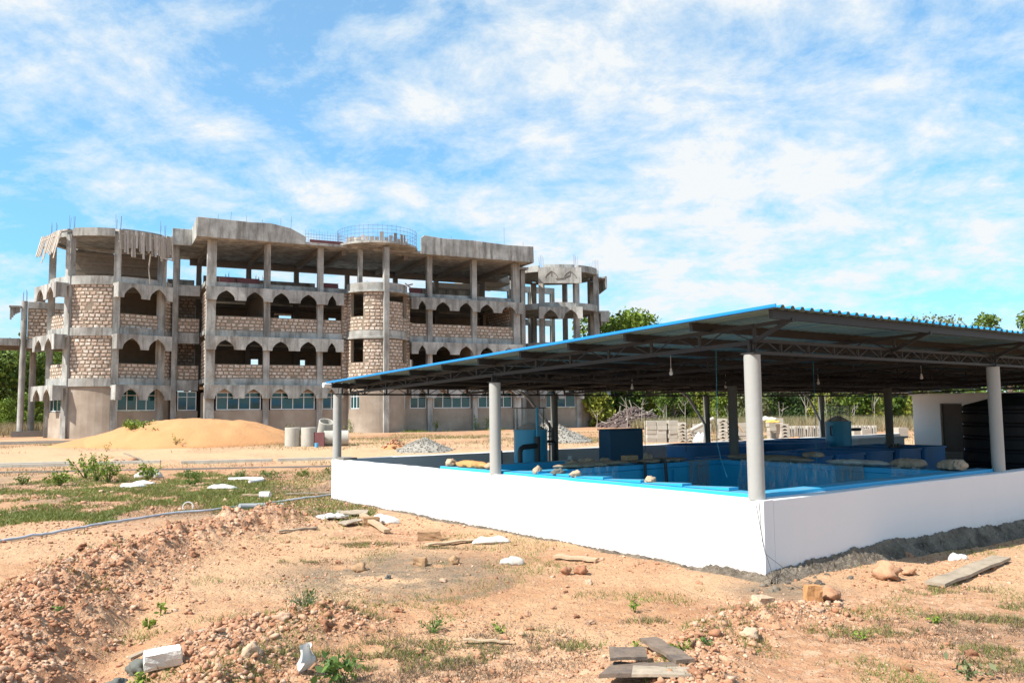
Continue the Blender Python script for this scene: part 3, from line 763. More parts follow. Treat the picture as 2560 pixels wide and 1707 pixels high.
# small lamps under the purlins, hanging cords
def bulb(t_, s_):
    z = roof_z(s_) - .36
    o = empty('light_bulb', sh(t_, s_, z), AZ, 'white bulb in a holder hanging under the shelter roof', 'light bulb', 'bulbs hanging under the shelter roof')
    MB().lathe([(0, -.075), (.022, -.07), (.033, -.045), (.03, -.02), (.016, .005)], 12).build('bulb', M['bulb'], o, smooth=True)
    MB().lathe([(.017, .0), (.02, .03), (.012, .05), (.004, .055), (.004, .27)], 10).build('holder', M['pvc'], o, smooth=True)
for t_, s_ in ((2.15, 3.3), (4.6, 6.7), (6.9, 6.0), (8.4, 4.6), (9.5, 2.8)): bulb(t_, s_)
def cord(pts, label, mat='cord', r=.004):
    o = MB().tube(pts, r, 5).build('hanging_cord', M[mat]); return tag(o, label, 'cord')
def sag(a, b, n=10, d=.1):
    a, b = Vector(a), Vector(b); return [a.lerp(b, i / n) - Vector((0, 0, 4 * d * (i / n) * (1 - i / n))) for i in range(n + 1)]
cord([sh(1.15, 1.5, roof_z(1.5) - .2), sh(1.13, 1.5, 2.0), sh(1.10, 1.5, 1.55), sh(1.17, 1.48, 1.25), sh(1.26, 1.46, 1.02)], 'teal cord hanging beside the nearest column', 'teal_cord')
cord([sh(4.6, 2.2, roof_z(2.2) - .2), sh(4.6, 2.2, 1.9), sh(4.58, 2.2, 1.05)], 'thin blue cord hanging straight down to the pool', 'teal_cord')
for k, (t_, s_) in enumerate(((6.2, 7.9), (8.0, 8.2), (9.2, 7.6), (11.9, 9.2), (15.2, 9.8), (17.5, 10.0))):
    o = cord([sh(t_, s_, roof_z(s_) - .2), sh(t_ + .02, s_, 1.8), sh(t_, s_ + .03, 0.9)], 'thin dark air line hanging from the roof over the tanks', 'cord', .007); tag(o, group='air lines over the tanks')
w1 = MB().tube([sh(-.095, -.10, WH - .02), sh(-.115, -.14, .45), sh(-.15, -.3, .06), sh(-.2, -.75, gz(*sh(-.2, -.75).xy) + .01)], .003, 5)
o = w1.build('wire', M['cord']); tag(o, 'thin wire running down the white wall under the nearest column', 'wire')
w1 = MB().tube([sh(-.097, -.06, WH - .06), sh(-.105, -.165, .3), sh(.06, -.40, .08), sh(.10, -.75, gz(*sh(.10, -.75).xy) + .02)], .003, 5)
o = w1.build('wire', M['cord']); tag(o, 'slanting wire crossing the near corner of the white wall', 'wire')

# ------------------------------------------------------------------ the pool and what stands inside
POOL = dict(loc=SHL['loc'], rot=(0, 0, AZ))
pool = empty('tank_pool', SHL['loc'], AZ, 'large blue open pool just inside the near corner of the white wall', 'pool')
P_T0, P_T1, P_S0, P_S1, P_W, P_H = 0.115, 5.35, 0.06, 4.95, 0.26, 0.955
def rbox(m, x0, x1, y0, y1, z0, z1): m.box(x0, x1, y0, y1, z0, z1)
for n_, (x0, x1, y0, y1) in dict(near_left=(P_T0, P_T0 + P_W, P_S0, 7.4), near_right=(P_T0 + P_W + .002, P_T1 + .95, P_S0, P_S0 + P_W), far=(P_T0 + P_W + .002, P_T1 - .002, P_S1, P_S1 + P_W), right=(P_T1, P_T1 + P_W, P_S0 + P_W + .002, P_S1 + P_W)).items():
    m = MB(); m.box(x0, x1, y0, y1, -.05, P_H - .10)
    m.build('pool_side', M['blue'], pool)
    m = MB(); m.box(x0 - .02, x1 + .02, y0 - .02 + (.026 if n_ in ('far',) else 0), y1 + .02 - (.026 if n_ in ('far', 'near_right') else 0), P_H - .098, P_H + (.003 if n_ in ('far', 'near_right') else 0))
    m.build('pool_rim', M['rim'], pool, bevel=.015)
MB().box(P_T0 + P_W, P_T1, P_S0 + P_W, P_S1, -.04, .12).build('pool_bottom', M['blue'], pool)
# dividing ribs on the inner face, overlapping boards on the left rim
for x_ in (2.4, 3.9): MB().box(x_, x_ + .05, P_S1 - .045, P_S1 - .002, .13, P_H - .13).build('pool_rib', M['blue'], pool)
for k in range(6):
    y0 = .55 + k * .78
    m = MB(); z0 = P_H + .006
    m.add([(P_T0 + .05, y0, z0 + .038), (P_T0 + .24, y0, z0 + .038), (P_T0 + .24, y0 + .76, z0 + .006), (P_T0 + .05, y0 + .76, z0 + .006), (P_T0 + .05, y0, z0), (P_T0 + .24, y0, z0), (P_T0 + .24, y0 + .76, z0), (P_T0 + .05, y0 + .76, z0)],
          [(0, 1, 2, 3), (4, 7, 6, 5), (0, 4, 5, 1), (1, 5, 6, 2), (2, 6, 7, 3), (3, 7, 4, 0)])
    m.build('rim_board', M['rim'], pool)
# second, smaller pool beyond
p2 = empty('tank_pool', SHL['loc'], AZ, 'narrow blue pool beyond the large one, by the left wall', 'pool')
for (x0, x1, y0, y1) in ((P_T0 + P_W + .03, 3.6, 7.1, 7.36), (3.38, 3.6, P_S1 + P_W + .06, 7.09)):
    MB().box(x0, x1, y0, y1, -.05, P_H - .02).build('pool_side', M['blue'], p2)
MB().box(P_T0 + P_W + .03, 3.37, P_S1 + P_W + .06, 7.09, -.04, .42).build('pool_bottom', M['blue'], p2)
# dark pipes inside the pool
MB().tube([(3.1, P_S1 - .06, .15), (3.1, P_S1 - .06, P_H + .03), (3.1, P_S1 + .5, P_H + .05)], .03, 8).build('drain_pipe', M['pipe'], pool, smooth=True)
MB().tube([(3.62, P_S1 + .5, P_H + .07), (3.62, P_S1 - .09, P_H + .05), (3.62, P_S1 - .12, .52), (3.68, P_S1 - .12, .46), (4.15, P_S1 - .12, .44)], .035, 8).build('drain_pipe', M['pipe'], pool, smooth=True)

# soft heaps: sacks and sheets thrown over the pool sides
def soft(name, pts, width, height, mat, label, cat, group=None, hang=0.0, seed=0, hang_dir=None):
    """a crumpled length of sacking lying along pts (shelter frame, z given)"""
    n, K = 26, 12; vs = []; r = random.Random(seed)
    P_ = [Vector(p) for p in pts]
    for i in range(n + 1):
        q = i / n * (len(P_) - 1); k = min(int(q), len(P_) - 2); c_ = P_[k].lerp(P_[k + 1], q - k)
        d = (P_[k + 1] - P_[k]).normalized(); sd = Vector((d.y, -d.x, 0))
        tap = min(1, 4 * i / n, 4 * (n - i) / n) ** .5
        for j in range(K):
            a = 2 * PI * j / K
            rr = 1 + .35 * (float(fbm(np.array([i * .55 + seed]), np.array([j * .9]), 200 + seed, 3)) - .5) * 2
            w_ = width / 2 * math.cos(a) * rr * tap; h_ = height / 2 * (math.sin(a) * rr * tap + .8)
            p = c_ + sd * w_ + Vector((0, 0, max(h_, .004 + .002 * (j % 2)))); vs.append(sh(p.x, p.y, p.z))
    fs = [(i * K + j, i * K + (j + 1) % K, (i + 1) * K + (j + 1) % K, (i + 1) * K + j) for i in range(n) for j in range(K)]
    m = MB(); m.add(vs, fs); o = m.build(name, M[mat], None, smooth=True)
    return tag(o, label, cat, group)
RZ = P_H + .012
soft('sacking', [(1.0, 5.1, RZ), (2.0, 5.15, RZ), (2.9, 5.1, RZ)], .32, .10, 'brown_sack', 'brown sacking laid along the far side of the pool, left end', 'sacking', seed=1)
soft('sacking', [(2.9, 5.15, RZ), (3.8, 5.1, RZ), (4.5, 5.12, RZ)], .34, .09, 'brown_sack', 'brown sacking laid along the far side of the pool, beside the drain pipes', 'sacking', seed=2)
soft('sacking', [(5.48, 4.9, RZ), (5.5, 3.9, RZ), (5.46, 2.8, RZ)], .34, .13, 'brown_sack', 'crumpled brown sacking along the right side of the pool behind the near column', 'sacking', seed=3)
soft('sandbag', [(5.5, 3.1, RZ + .10), (5.5, 2.65, RZ + .10)], .26, .12, 'brown_sack', 'small brown sandbag on top of the sacking behind the pool', 'sandbag', seed=4)
soft('sacking', [(5.46, 2.6, RZ), (5.5, 1.9, RZ), (5.48, 1.35, RZ)], .30, .11, 'sack', 'grey folded sacking on the right side of the pool', 'sacking', seed=5)
soft('sandbag', [(5.44, 1.35, RZ), (5.5, 1.0, RZ), (5.46, .72, RZ)], .32, .17, 'brown_sack', 'plump brown sack slumped over the pool side, left of two', 'sandbag', seed=6)
soft('sandbag', [(5.5, .58, RZ), (5.5, .25, RZ), (5.5, .08, RZ)], .34, .18, 'brown_sack', 'plump brown sack slumped over the pool side at its right corner', 'sandbag', seed=7)
def drape(name, x, y0, y1, z0, z1, axis, label, mat='poly', seed=0):
    n, K = 30, 10; vs = []
    for i in range(n + 1):
        q = i / n
        for j in range(K + 1):
            f_ = j / K; wob = .05 * (float(fbm(np.array([q * 9 + seed]), np.array([f_ * 1.5]), 300 + seed, 3)) - .35) * (0.3 + f_)
            yy = y0 + (y1 - y0) * (q + .07 * (f_ * (q - .5)) * 2)
            z_ = z0 + (z1 - z0) * f_
            p = (x - .012 - abs(wob), yy, z_) if axis == 'x' else (yy, x - .012 - abs(wob), z_)
            vs.append(sh(*p))
    fs = [(i * (K + 1) + j, (i + 1) * (K + 1) + j, (i + 1) * (K + 1) + j + 1, i * (K + 1) + j + 1) for i in range(n) for j in range(K)]
    m = MB(); m.add(vs, fs); o = m.build(name, M[mat], None, smooth=True); return tag(o, label, 'plastic sheet')
drape('plastic_sheet', P_T1 - .025, 2.35, 4.4, RZ + .01, .16, 'x', 'clear plastic sheet hanging in the pool right of the near column')
drape('plastic_sheet', P_T1 - .045, 1.75, 2.3, RZ + .01, .28, 'x', 'brownish plastic hanging in the pool beside the clear sheet', 'dusty_poly', 4)
drape('plastic_sheet', P_T1 - .025, .75, 1.25, RZ + .02, .25, 'x', 'clear plastic hanging below the left plump sack', 'poly', 6)
drape('plastic_sheet', P_S1 - .025, 1.5, 2.4, RZ + .01, .16, 'y', 'clear plastic sheet hanging in the pool left of the near column', 'poly', 8)
drape('plastic_sheet', P_S1 - .03, 4.35, 4.95, RZ + .01, .22, 'y', 'brownish plastic bundle hanging at the pool far corner', 'dusty_poly', 9)

# stones lying on the rim
def stone_at(p, r, mat, label, seed, flat=.8, sub=2, cat='stone', group=None, name='stone'):
    V, F = coral(900 + seed, sub + 1, flat, .85)
    me = np_mesh(name, V * r, F, M[mat]); o = link(name, me, None, (p[0], p[1], p[2] + r * flat * .72), (0, 0, seed * 1.7)); return tag(o, label, cat, group)
def on_rim(t_, s_, dz=0.0): return sh(t_, s_, P_H + .004 + dz)
stone_at(on_rim(.22, 4.55, .0), .085, 'pale_stone', 'pale coral stone on the pool rim just right of the second column', 1)
stone_at(on_rim(.24, 4.02, .0), .08, 'grey_stone', 'dark grey rounded stone on the pool rim between two pale ones', 2)
stone_at(on_rim(.20, 3.55, .0), .075, 'pale_stone', 'pale coral stone on the pool rim right of the dark grey one', 3)
stone_at(on_rim(.30, 2.05, .0), .07, 'pale_stone', 'lone pale coral stone midway along the sunlit pool rim', 4)
stone_at(on_rim(.20, 7.2, .0), .10, 'pale_stone', 'pale stone at the left end of the pool rim beside the brown paper', 5)
stone_at(on_rim(.24, 5.95, .0), .085, 'stone', 'reddish stone holding down the brown paper left of the second column', 6)
o = soft('paper_sack', [(.26, 7.1, P_H + .0), (.30, 6.5, P_H + .0), (.26, 6.05, P_H + .0)], .24, .14, 'tan_paper', 'brown paper sack draped on the pool rim left of the second column', 'paper sack', seed=11)
for k, (t_, s_, lb) in enumerate(((2.05, 5.35, 'brown stones at the foot of the red valve'), (2.45, 5.3, 'brown stone on the pool edge right of the red valve'), (1.75, 5.4, 'brown stone on the pool edge left of the red valve'))):
    stone_at(sh(t_, s_, RZ - .005), .12 - .012 * k, 'brown_sack', lb, 20 + k)
stone_at(sh(3.45, 5.15, RZ + .03), .11, 'brown_sack', 'brown stone on the sacking left of the drain pipes', 27)
stone_at(sh(2.05, 5.9, .95), .06, 'brown_sack', 'small brown stone behind the pool', 28)
o = MB().obox(sh(2.9, 5.1, RZ + .12), SV, SU, (0, 0, 1), .30, .16, .09).build('loose_block', M['tan_block'], None); tag(o, 'tan block lying on the sacking at the far pool side', 'block')

# drum filters with clear collars and dark pipework
def filter_drum(t_, s_, label, side):
    o = empty('filter_drum', sh(t_, s_, 0), AZ, label, 'drum filter', 'blue drum filters')
    r = .385
    MB().lathe([(0, -.02), (r, -.02), (r, 1.53), (r + .012, 1.53), (r + .012, 1.57), (r - .02, 1.57), (r - .02, 1.50), (0, 1.50)], 40).build('drum', M['blue'], o, smooth=True)
    MB().lathe([(r - .03, 1.56), (r - .14, 1.64), (.1, 1.72), (0, 1.74)], 24).build('media_heap', M['gravel'], o, smooth=True)
    MB().lathe([(r - .026, 1.50), (r - .026, 2.06)], 40).build('clear_collar', M['clear'], o, smooth=True)
    fr = MB(); 
    fr.lathe([(r - .02, 2.05), (r - .005, 2.05), (r - .005, 2.07), (r - .02, 2.07)], 40, closed=True)
    for a in (1.2, 3.1, 5.0): fr.bar((r * .96 * math.cos(a), r * .96 * math.sin(a), 1.5), (r * .96 * math.cos(a), r * .96 * math.sin(a), 2.06), .012, .012)
    fr.build('collar_frame', M['pipe'], o)
    if side == 0:
        a = math.radians(-108); c_, s2 = math.cos(a), math.sin(a)
        x_, y_ = c_ * (r + .07), s2 * (r + .07)
        MB().tube([(x_, y_, .62), (x_, y_, 1.42)], .062, 12).build('riser_pipe', M['pipe'], o, smooth=True)
        MB().bar((x_, y_, 1.40), (x_, y_, 2.07), .05, .05).build('post', M['blue'], o)
        MB().tube([(x_, y_, 1.22), (x_ - .44, y_ - .05, 1.20), (x_ - .52, y_ - .06, 1.16), (x_ - .54, y_ - .06, 1.08), (x_ - .54, y_ - .06, .55), (x_ - .56, y_ - .08, .42), (x_ - .66, y_ - .12, .36), (x_ - 1.3, y_ - .3, .36)], .058, 12).build('elbow_pipe', M['pipe'], o, smooth=True)
        MB().lathe([(.0, .56), (.085, .56), (.085, .60), (.065, .61), (.065, .69), (.085, .70), (.085, .74), (0, .74)], 14, (x_, y_, 0)).build('flange', M['pipe'], o)
        MB().obox((x_ - .09, y_ - .07, .60), (1, 0, 0), (0, 1, 0), (.1, 0, 1), .045, .04, .30).build('valve_handle', M['red'], o)
        x2, y2 = r + .05, -.06
        MB().tube([(x2 - .05, y2, 1.28), (x2 + .2, y2, 1.28), (x2 + .24, y2, 1.24), (x2 + .24, y2, .25)], .035, 10).build('outlet_pipe', M['pipe'], o, smooth=True)
        g = MB().tube([(x2, y2 - .1, .3), (x2, y2 - .1, 1.72)], .018, 8)
        for z_ in (.5, .62, 1.22, 1.4, 1.52): g.obox((x2, y2 - .1, z_), (1, 0, 0), (0, 1, 0), (0, 0, 1), .075, .05, .03)
        g.build('valve_pipe', M['pipe'], o)
    else:
        MB().tube([(-r - .03, -.05, 1.15), (-r - .10, -.05, 1.15), (-r - .10, -.05, 1.42), (-r - .03, -.05, 1.42)], .022, 8).build('gauge_loop', M['pipe'], o, smooth=True)
        MB().tube([(r * .9, -.1, 1.3), (r + .65, -.12, 1.3)], .05, 10).build('outlet_pipe', M['pipe'], o, smooth=True)
    return o
filter_drum(3.35, 8.75, 'blue drum filter with dark elbow pipe and red valve handle, left', 0)
filter_drum(15.25, 8.45, 'blue drum filter with clear collar far back at the right', 1)
# rectangular dark blue header tank
hb = empty('header_tank', SHL['loc'], AZ, 'tall dark blue rectangular tank standing behind the pool', 'tank')
MB().box(4.42, 5.46, 7.25, 7.62, -.05, 1.54).build('shell', M['deep_blue'], hb, bevel=.012)
MB().box(4.40, 5.48, 7.23, 7.64, 1.542, 1.568).build('rim', M['deep_blue'], hb)
# round rearing tanks
def round_tank(t_, s_, r, h_, label, group):
    o = empty('rearing_tank', sh(t_, s_, 0), AZ, label, 'fish tank', group)
    MB().lathe([(0, -.03), (r - .02, -.03), (r, h_ - .05)], 48).build('shell', M['tank_blue'], o, smooth=True)
    MB().lathe([(r - .03, h_ - .05), (r + .035, h_ - .05), (r + .035, h_), (r - .03, h_)], 48, closed=True).build('rim', M['tank_blue'], o, smooth=False)
    MB().lathe([(0, h_ - .22), (r - .012, h_ - .22)], 48).build('water', M['deep_blue'], o)
    return o
round_tank(10.3, 9.3, 1.28, .99, 'large round blue tank behind the near column, left of the pair', 'round blue tanks')
round_tank(13.2, 9.0, 1.25, .99, 'large round blue tank behind the near column, right of the first', 'round blue tanks')
round_tank(16.2, 10.2, 1.05, .95, 'round blue tank at the back near the far drum filter', 'round blue tanks')
def square_tank(t_, s_, w_, l_, h_, label):
    o = empty('square_tank', sh(t_, s_, 0), AZ, label, 'fish tank', 'rectangular blue tanks')
    m = MB(); r = .10
    def rr(x0, x1, y0, y1, r, n=4):
        pts = []
        for cx, cy, a0 in ((x1 - r, y1 - r, 0), (x0 + r, y1 - r, PI / 2), (x0 + r, y0 + r, PI), (x1 - r, y0 + r, 1.5 * PI)):
            for k in range(n + 1): pts.append((cx + r * math.cos(a0 + PI / 2 * k / n), cy + r * math.sin(a0 + PI / 2 * k / n)))
        return pts
    out = rr(0, w_, 0, l_, r); inn = rr(.03, w_ - .03, .03, l_ - .03, r - .02); lip = rr(-.04, w_ + .04, -.04, l_ + .04, r + .04)
    n = len(out)
    def loops(ls, name, mat):
        m = MB(); vs = []; fs = []
        for pts, z in ls: vs += [(a, b, z) for a, b in pts]
        for i in range(len(ls) - 1):
            for k in range(n): fs.append((i * n + k, i * n + (k + 1) % n, (i + 1) * n + (k + 1) % n, (i + 1) * n + k))
        m.add(vs, fs); return m.build(name, mat, o, smooth=True)
    loops([(out, -.03), (out, h_ - .045), ], 'shell', M['tank_blue'])
    loops([(out, h_ - .045), (lip, h_ - .045), (lip, h_), (inn, h_), (inn, h_ - .45)], 'rim', M['tank_blue'])
    MB().prism([(a, b) for a, b in inn], lambda a, b, d: (a, b, d), h_ - .30, h_ - .28).build('water', M['deep_blue'], o)
    return o
LB = ['first from the left in the row behind the pool', 'second in the row behind the pool', 'third in the row behind the pool, left of the dark middle column', 'fourth, right of the dark middle column', 'fifth, with valves on its rim', 'last and rightmost of the row']
for k in range(6):
    square_tank(5.95 + k * 1.27, 4.25 + .02 * (k % 2), 1.15, 1.9, .93 + .012 * k, 'rectangular blue tank, ' + LB[k])
m = MB()
for q in (0, .12, .30): m.obox((sh(11.7 + q, 4.75, .99 + .04)), SV, SU, (0, 0, 1), .07, .06, .09)
m.tube([sh(11.55, 4.75, 1.0), sh(12.15, 4.75, 1.0)], .03, 8)
o = m.build('valve_fitting', M['pipe']); tag(o, 'dark valve fittings lying across the fifth rectangular tank', 'valve')
# black ribbed water tank
bc = Vector(((2396 - 1280) / 2072.56 * 18.2, 18.2, 0)) + Vector((.88, -.47, 0)) * 1.06
bt = empty('water_tank', (bc.x, bc.y, 0), 0, 'big black ribbed plastic water tank behind the right-hand column', 'water tank')
prof = [(0, -.02), (1.04, -.02)]
for k in range(7):
    z = .04 + k * .27; prof += [(1.06, z), (1.06, z + .17), (1.025, z + .205), (1.025, z + .235)]
prof += [(1.06, 1.93), (1.05, 1.99), (.98, 2.03)]
MB().lathe(prof, 56).build('ribbed_body', M['black'], bt, smooth=False)
MB().lathe([(.98, 2.03), (.35, 2.20), (.30, 2.20)], 40).build('domed_top', M['black'], bt, smooth=True)
MB().lathe([(0, 2.27), (.26, 2.26), (.30, 2.22), (.30, 2.14)], 28).build('lid', M['black'], bt, smooth=True)
# white plant room at the far right end
pr = empty('plant_room', SHL['loc'], AZ, 'white painted plant room with a brown door at the far end of the shelter', 'building')
X0, X1, Y0, Y1 = 25.05, 30.0, -2.0, 11.2
D0, D1 = 9.25, 10.10
w_ = MB(); w_.box(X0, X1, D1, Y1, -.1, 2.44); w_.box(X0, X1, Y0, D0, -.1, 2.44); w_.box(X0, X1, D0, D1, 2.12, 2.44); w_.box(X0 + .3, X1, D0, D1, -.1, 2.12)
w_.build('wall', M['white'], pr)
MB().box(X0 + .10, X0 + .15, D0 + .05, D1 - .05, .15, 2.08).build('door', M['door'], pr)
MB().box(X0 + .06, X0 + .17, D1 - .045, D1 - .003, .15, 2.11).build('door_frame', M['plank'], pr)
for k, (d_, z_) in enumerate(((.75, .0), (.40, .13))): MB().box(X0 - d_, X0 - .003, D0 - .4, D1 + .2, -.05 + (0 if k == 0 else .10), .09 + z_).build('step', M['floor'], pr)
MB().box(X0 - .2, X1 + .2, Y0 - .2, Y1 + .05, 2.442, 2.50).build('roof_slab', M['white'], pr)
# pump box by the far wall
pb = empty('pump_box', SHL['loc'], AZ, 'low pale block box with a dark square opening by the far wall', 'pump box')
m = MB(); m.box(18.2, 19.9, 9.6, 9.75, -.05, .86); m.box(20.55, 21.3, 9.6, 9.75, -.05, .86); m.box(19.9, 20.55, 9.6, 9.75, .74, .86); m.box(18.2, 18.35, 9.752, 11.0, -.05, .86); m.box(21.15, 21.3, 9.752, 11.0, -.05, .86)
m.build('wall', M['white'], pb); MB().box(18.1, 21.4, 9.5, 11.1, .862, .93).build('lid', M['white'], pb); MB().box(18.36, 21.14, 10.6, 10.65, -.05, .85).build('back_panel', M['black'], pb)
MB().tube([sh(4.55, 11.62, WH + .04), sh(4.55, 11.60, .5), sh(4.6, 11.58, .0)], .06, 10).build('vent_pipe', M['pipe']); tag(bpy.data.objects['vent_pipe'], 'short dark pipe hooked over the far white wall', 'pipe')
MB().tube([sh(4.15, 8.3, -.02), sh(4.15, 8.3, .95)], .06, 12).build('standpipe', M['pvc'], smooth=True); tag(bpy.data.objects['standpipe'], 'short white standpipe left of the dark blue header tank', 'pipe')
# ------------------------------------------------------------------ the unfinished building (frame: s along the front, t inward)
bld = empty('unfinished_building', BO, PHI, 'long unfinished three-storey concrete and coral block building with pointed arches and round towers', 'building')
GB = 0.25                                    # foot of the walls, below ground
FL = [3.86, 7.03, 10.27]                     # tops of the arch bands
BE = [4.30, 7.47, 10.70]                     # tops of the floor beams
SOF = 13.40
def bpart(m, name, mat, parent=None, smooth=False, bevel=0.0):
    return m.build(name, mat, parent or bld, smooth, bevel=bevel)
BRICK_LEFT = [290]
# one shared block mesh, worn corners
def brick_verts(w, h, d, j):
    return [((sx * w / 2 + rnd.uniform(-j, j)), (d if sy > 0 else 0) + (rnd.uniform(-j, j) * .4 if sy > 0 else 0), (sz * h / 2 + rnd.uniform(-j, j))) for sy in (0, 1) for sx, sz in ((-1, -1), (1, -1), (1, 1), (-1, 1))]
BF = [(4, 5, 6, 7), (0, 1, 5, 4), (1, 2, 6, 5), (2, 3, 7, 6), (3, 0, 4, 7)]
BRICK_ME = []
for k in range(8):
    m = MB(); m.add([(a, -b, c) for a, b, c in brick_verts(.262, .132, .026, .027)], BF); BRICK_ME.append(m.mesh('brick', M['brick']))
CW, CH = 0.365, 0.232
def brickwork(parent, length, z0, z1, place, single=False, holes=(), name='brick'):
    """lay blocks on a wall face; place(u, z) -> (point, facing angle in the building frame)"""
    rows = max(1, int(round((z1 - z0) / CH))); ch = (z1 - z0) / rows
    joined = MB()
    for r in range(rows):
        z = z0 + (r + .5) * ch
        off = .5 * CW * (r % 2) + rnd.uniform(-.09, .09)
        n = int(length / CW) + 2
        for k in range(n):
            u0 = k * CW - off; u1 = u0 + CW
            u0c, u1c = max(u0, 0.0), min(u1, length)
            if u1c - u0c < .14: continue
            uc = (u0c + u1c) / 2; w = (u1c - u0c) / CW
            if any(a <= uc <= b and c <= z <= d for a, b, c, d in holes): continue
            if rnd.random() < .012: continue
            p, ang = place(uc, z)
            if single and BRICK_LEFT[0] > 0:
                BRICK_LEFT[0] -= 1
                link(name, rnd.choice(BRICK_ME), parent, p, (0, rnd.uniform(-.02, .02), ang), (w * rnd.uniform(.92, 1.08), 1, rnd.uniform(.85, 1.15)))
            else:
                c_, s_ = math.cos(ang), math.sin(ang)
                vs = []
                kk = rnd.uniform(.80, 1.15)
                for a, b, c in brick_verts(.262 * w * rnd.uniform(.88, 1.10), .132 * kk, .026, .027):
                    vs.append((p[0] + a * c_ + b * s_, p[1] + a * s_ - b * c_, p[2] + c))
                joined.add(vs, BF)
    if joined.v:
        o = joined.build(name, M['brick'], parent); tag(o, kind='stuff')
def flat_wall(name, s0, s1, t0, z0, z1, thick=.2, mat='mortar', bricks=True, single=False, holes=()):
    m = MB().box(s0, s1, t0, t0 + thick, z0, z1); o = bpart(m, name, M[mat])
    if bricks: brickwork(o, s1 - s0, z0 + .01, z1 - .0, lambda u, z: ((s0 + u, t0 + .004, z), 0.0), single, holes)
    return o
def side_wall(name, t0, t1, s, z0, z1, face, mat='mortar', bricks=True):
    """wall running inward; face +1 shows towards +s, -1 towards -s"""
    m = MB().box(s - .1, s + .1, t0, t1, z0, z1); o = bpart(m, name, M[mat])
    if bricks: brickwork(o, t1 - t0, z0 + .01, z1, lambda u, z: ((s + face * .096, t0 + u, z), face * PI / 2))
    return o
def arc_wall(name, c, r, a0, a1, z0, z1, mat='mortar', bricks=True, single=False, thick=.22):
    """a: degrees from the facade normal, + towards +s"""
    m = MB(); prof = [(r - thick, z0), (r, z0), (r, z1), (r - thick, z1)]
    m.lathe(prof, max(6, int((a1 - a0) / 6)), (c[0], c[1], 0), math.radians(a0 - 90), math.radians(a1 - 90), closed=True)
    o = bpart(m, name, M[mat])
    if bricks:
        L = math.radians(a1 - a0) * r
        brickwork(o, L, z0 + .01, z1, lambda u, z: ((c[0] + (r - .006) * math.sin(math.radians(a0) + u / r), c[1] - (r - .006) * math.cos(math.radians(a0) + u / r), z), math.radians(a0) + u / r), single)
    return o
def arch_outline(w, zt, zb, arches):
    """band with pointed arches cut from below: arches = (x0, x1, apex z)"""
    pts = [(0, zt), (0, zb)]
    for x0, x1, za in arches:
        xm = (x0 + x1) / 2; hw = (x1 - x0) / 2; h_ = za - zb; n = 9
        for k in range(n + 1):                        # flanks lean in and meet at a point
            q = k / n; pts.append((xm - hw * (1 - q ** 2.25), zb + h_ * q))
        for k in range(n - 1, -1, -1):
            q = k / n; pts.append((xm + hw * (1 - q ** 2.25), zb + h_ * q))
    pts += [(w, zb), (w, zt)]
    return pts
def ragged(pts, a=.008): return [(x + rnd.uniform(-a, a), z + rnd.uniform(-a, a)) for x, z in pts]
def fascia(name, s0, w, t0, zt, zb, arches, thick=.13):
    m = MB().prism(ragged(arch_outline(w, zt, zb, arches)), lambda a, b, d: (s0 + a, t0 + d, b), 0, thick)
    return bpart(m, name, M['concrete'])
def window(s0, s1, t0, z0, z1, n, parent=None, fn=None, d_open=()):
    """white aluminium window: frame with mullions, each pane a child"""
    fn = fn or (lambda a, b, d: (a, b, d))
    f = MB(); w = .055
    def bx(x0, x1, y0, y1, za, zb, m):
        vs = [fn(*p) for p in ((x0, y0, za), (x1, y0, za), (x1, y1, za), (x0, y1, za), (x0, y0, zb), (x1, y0, zb), (x1, y1, zb), (x0, y1, zb))]
        m.add(vs, [(0, 3, 2, 1), (4, 5, 6, 7), (0, 1, 5, 4), (1, 2, 6, 5), (2, 3, 7, 6), (3, 0, 4, 7)])
    bx(s0, s1, t0, t0 + .06, z0, z0 + w, f); bx(s0, s1, t0, t0 + .06, z1 - w, z1, f); bx(s0, s0 + w, t0 + .001, t0 + .061, z0 + w, z1 - w, f); bx(s1 - w, s1, t0 + .001, t0 + .061, z0 + w, z1 - w, f)
    for k in range(1, n):
        x = s0 + (s1 - s0) * k / n; bx(x - .025, x + .025, t0 + .001, t0 + .059, z0 + w, z1 - w, f)
    bx(s0 + w, s1 - w, t0 + .004, t0 + .055, z0 + (z1 - z0) * .70, z0 + (z1 - z0) * .70 + .04, f)
    o = bpart(f, 'window', M['alu'], parent)
    for k in range(n):
        m = MB(); x0 = s0 + (s1 - s0) * k / n + .02; x1 = s0 + (s1 - s0) * (k + 1) / n - .02
        tilt = rnd.uniform(-.012, .012); tz = rnd.uniform(-.01, .01)
        vs = [fn(x0, t0 + .03 + tilt, z0 + w - .01), fn(x1, t0 + .03 - tilt, z0 + w - .01), fn(x1, t0 + .03 - tilt + tz, z1 - w + .01), fn(x0, t0 + .03 + tilt + tz, z1 - w + .01)]
        m.add(vs, [(0, 1, 2, 3)]); m.build('pane', M['glass'], o)
    return o
def post(s, t, w, d, z0, z1, name='column', mat='concrete'):
    m = MB(); n = 7; vs = []
    for i in range(n + 1):
        z = z0 + (z1 - z0) * i / n
        for a, b in ((-1, -1), (1, -1), (1, 1), (-1, 1)):
            e = .012 if 0 < i < n else 0
            vs.append((s + a * w / 2 + rnd.uniform(-e, e), t + b * d / 2 + rnd.uniform(-e, e), z))
    fs = [(i * 4 + k, i * 4 + (k + 1) % 4, i * 4 + 4 + (k + 1) % 4, i * 4 + 4 + k) for i in range(n) for k in range(4)] + [(3, 2, 1, 0), (n * 4, n * 4 + 1, n * 4 + 2, n * 4 + 3)]
    m.add(vs, fs); return bpart(m, name, M[mat])
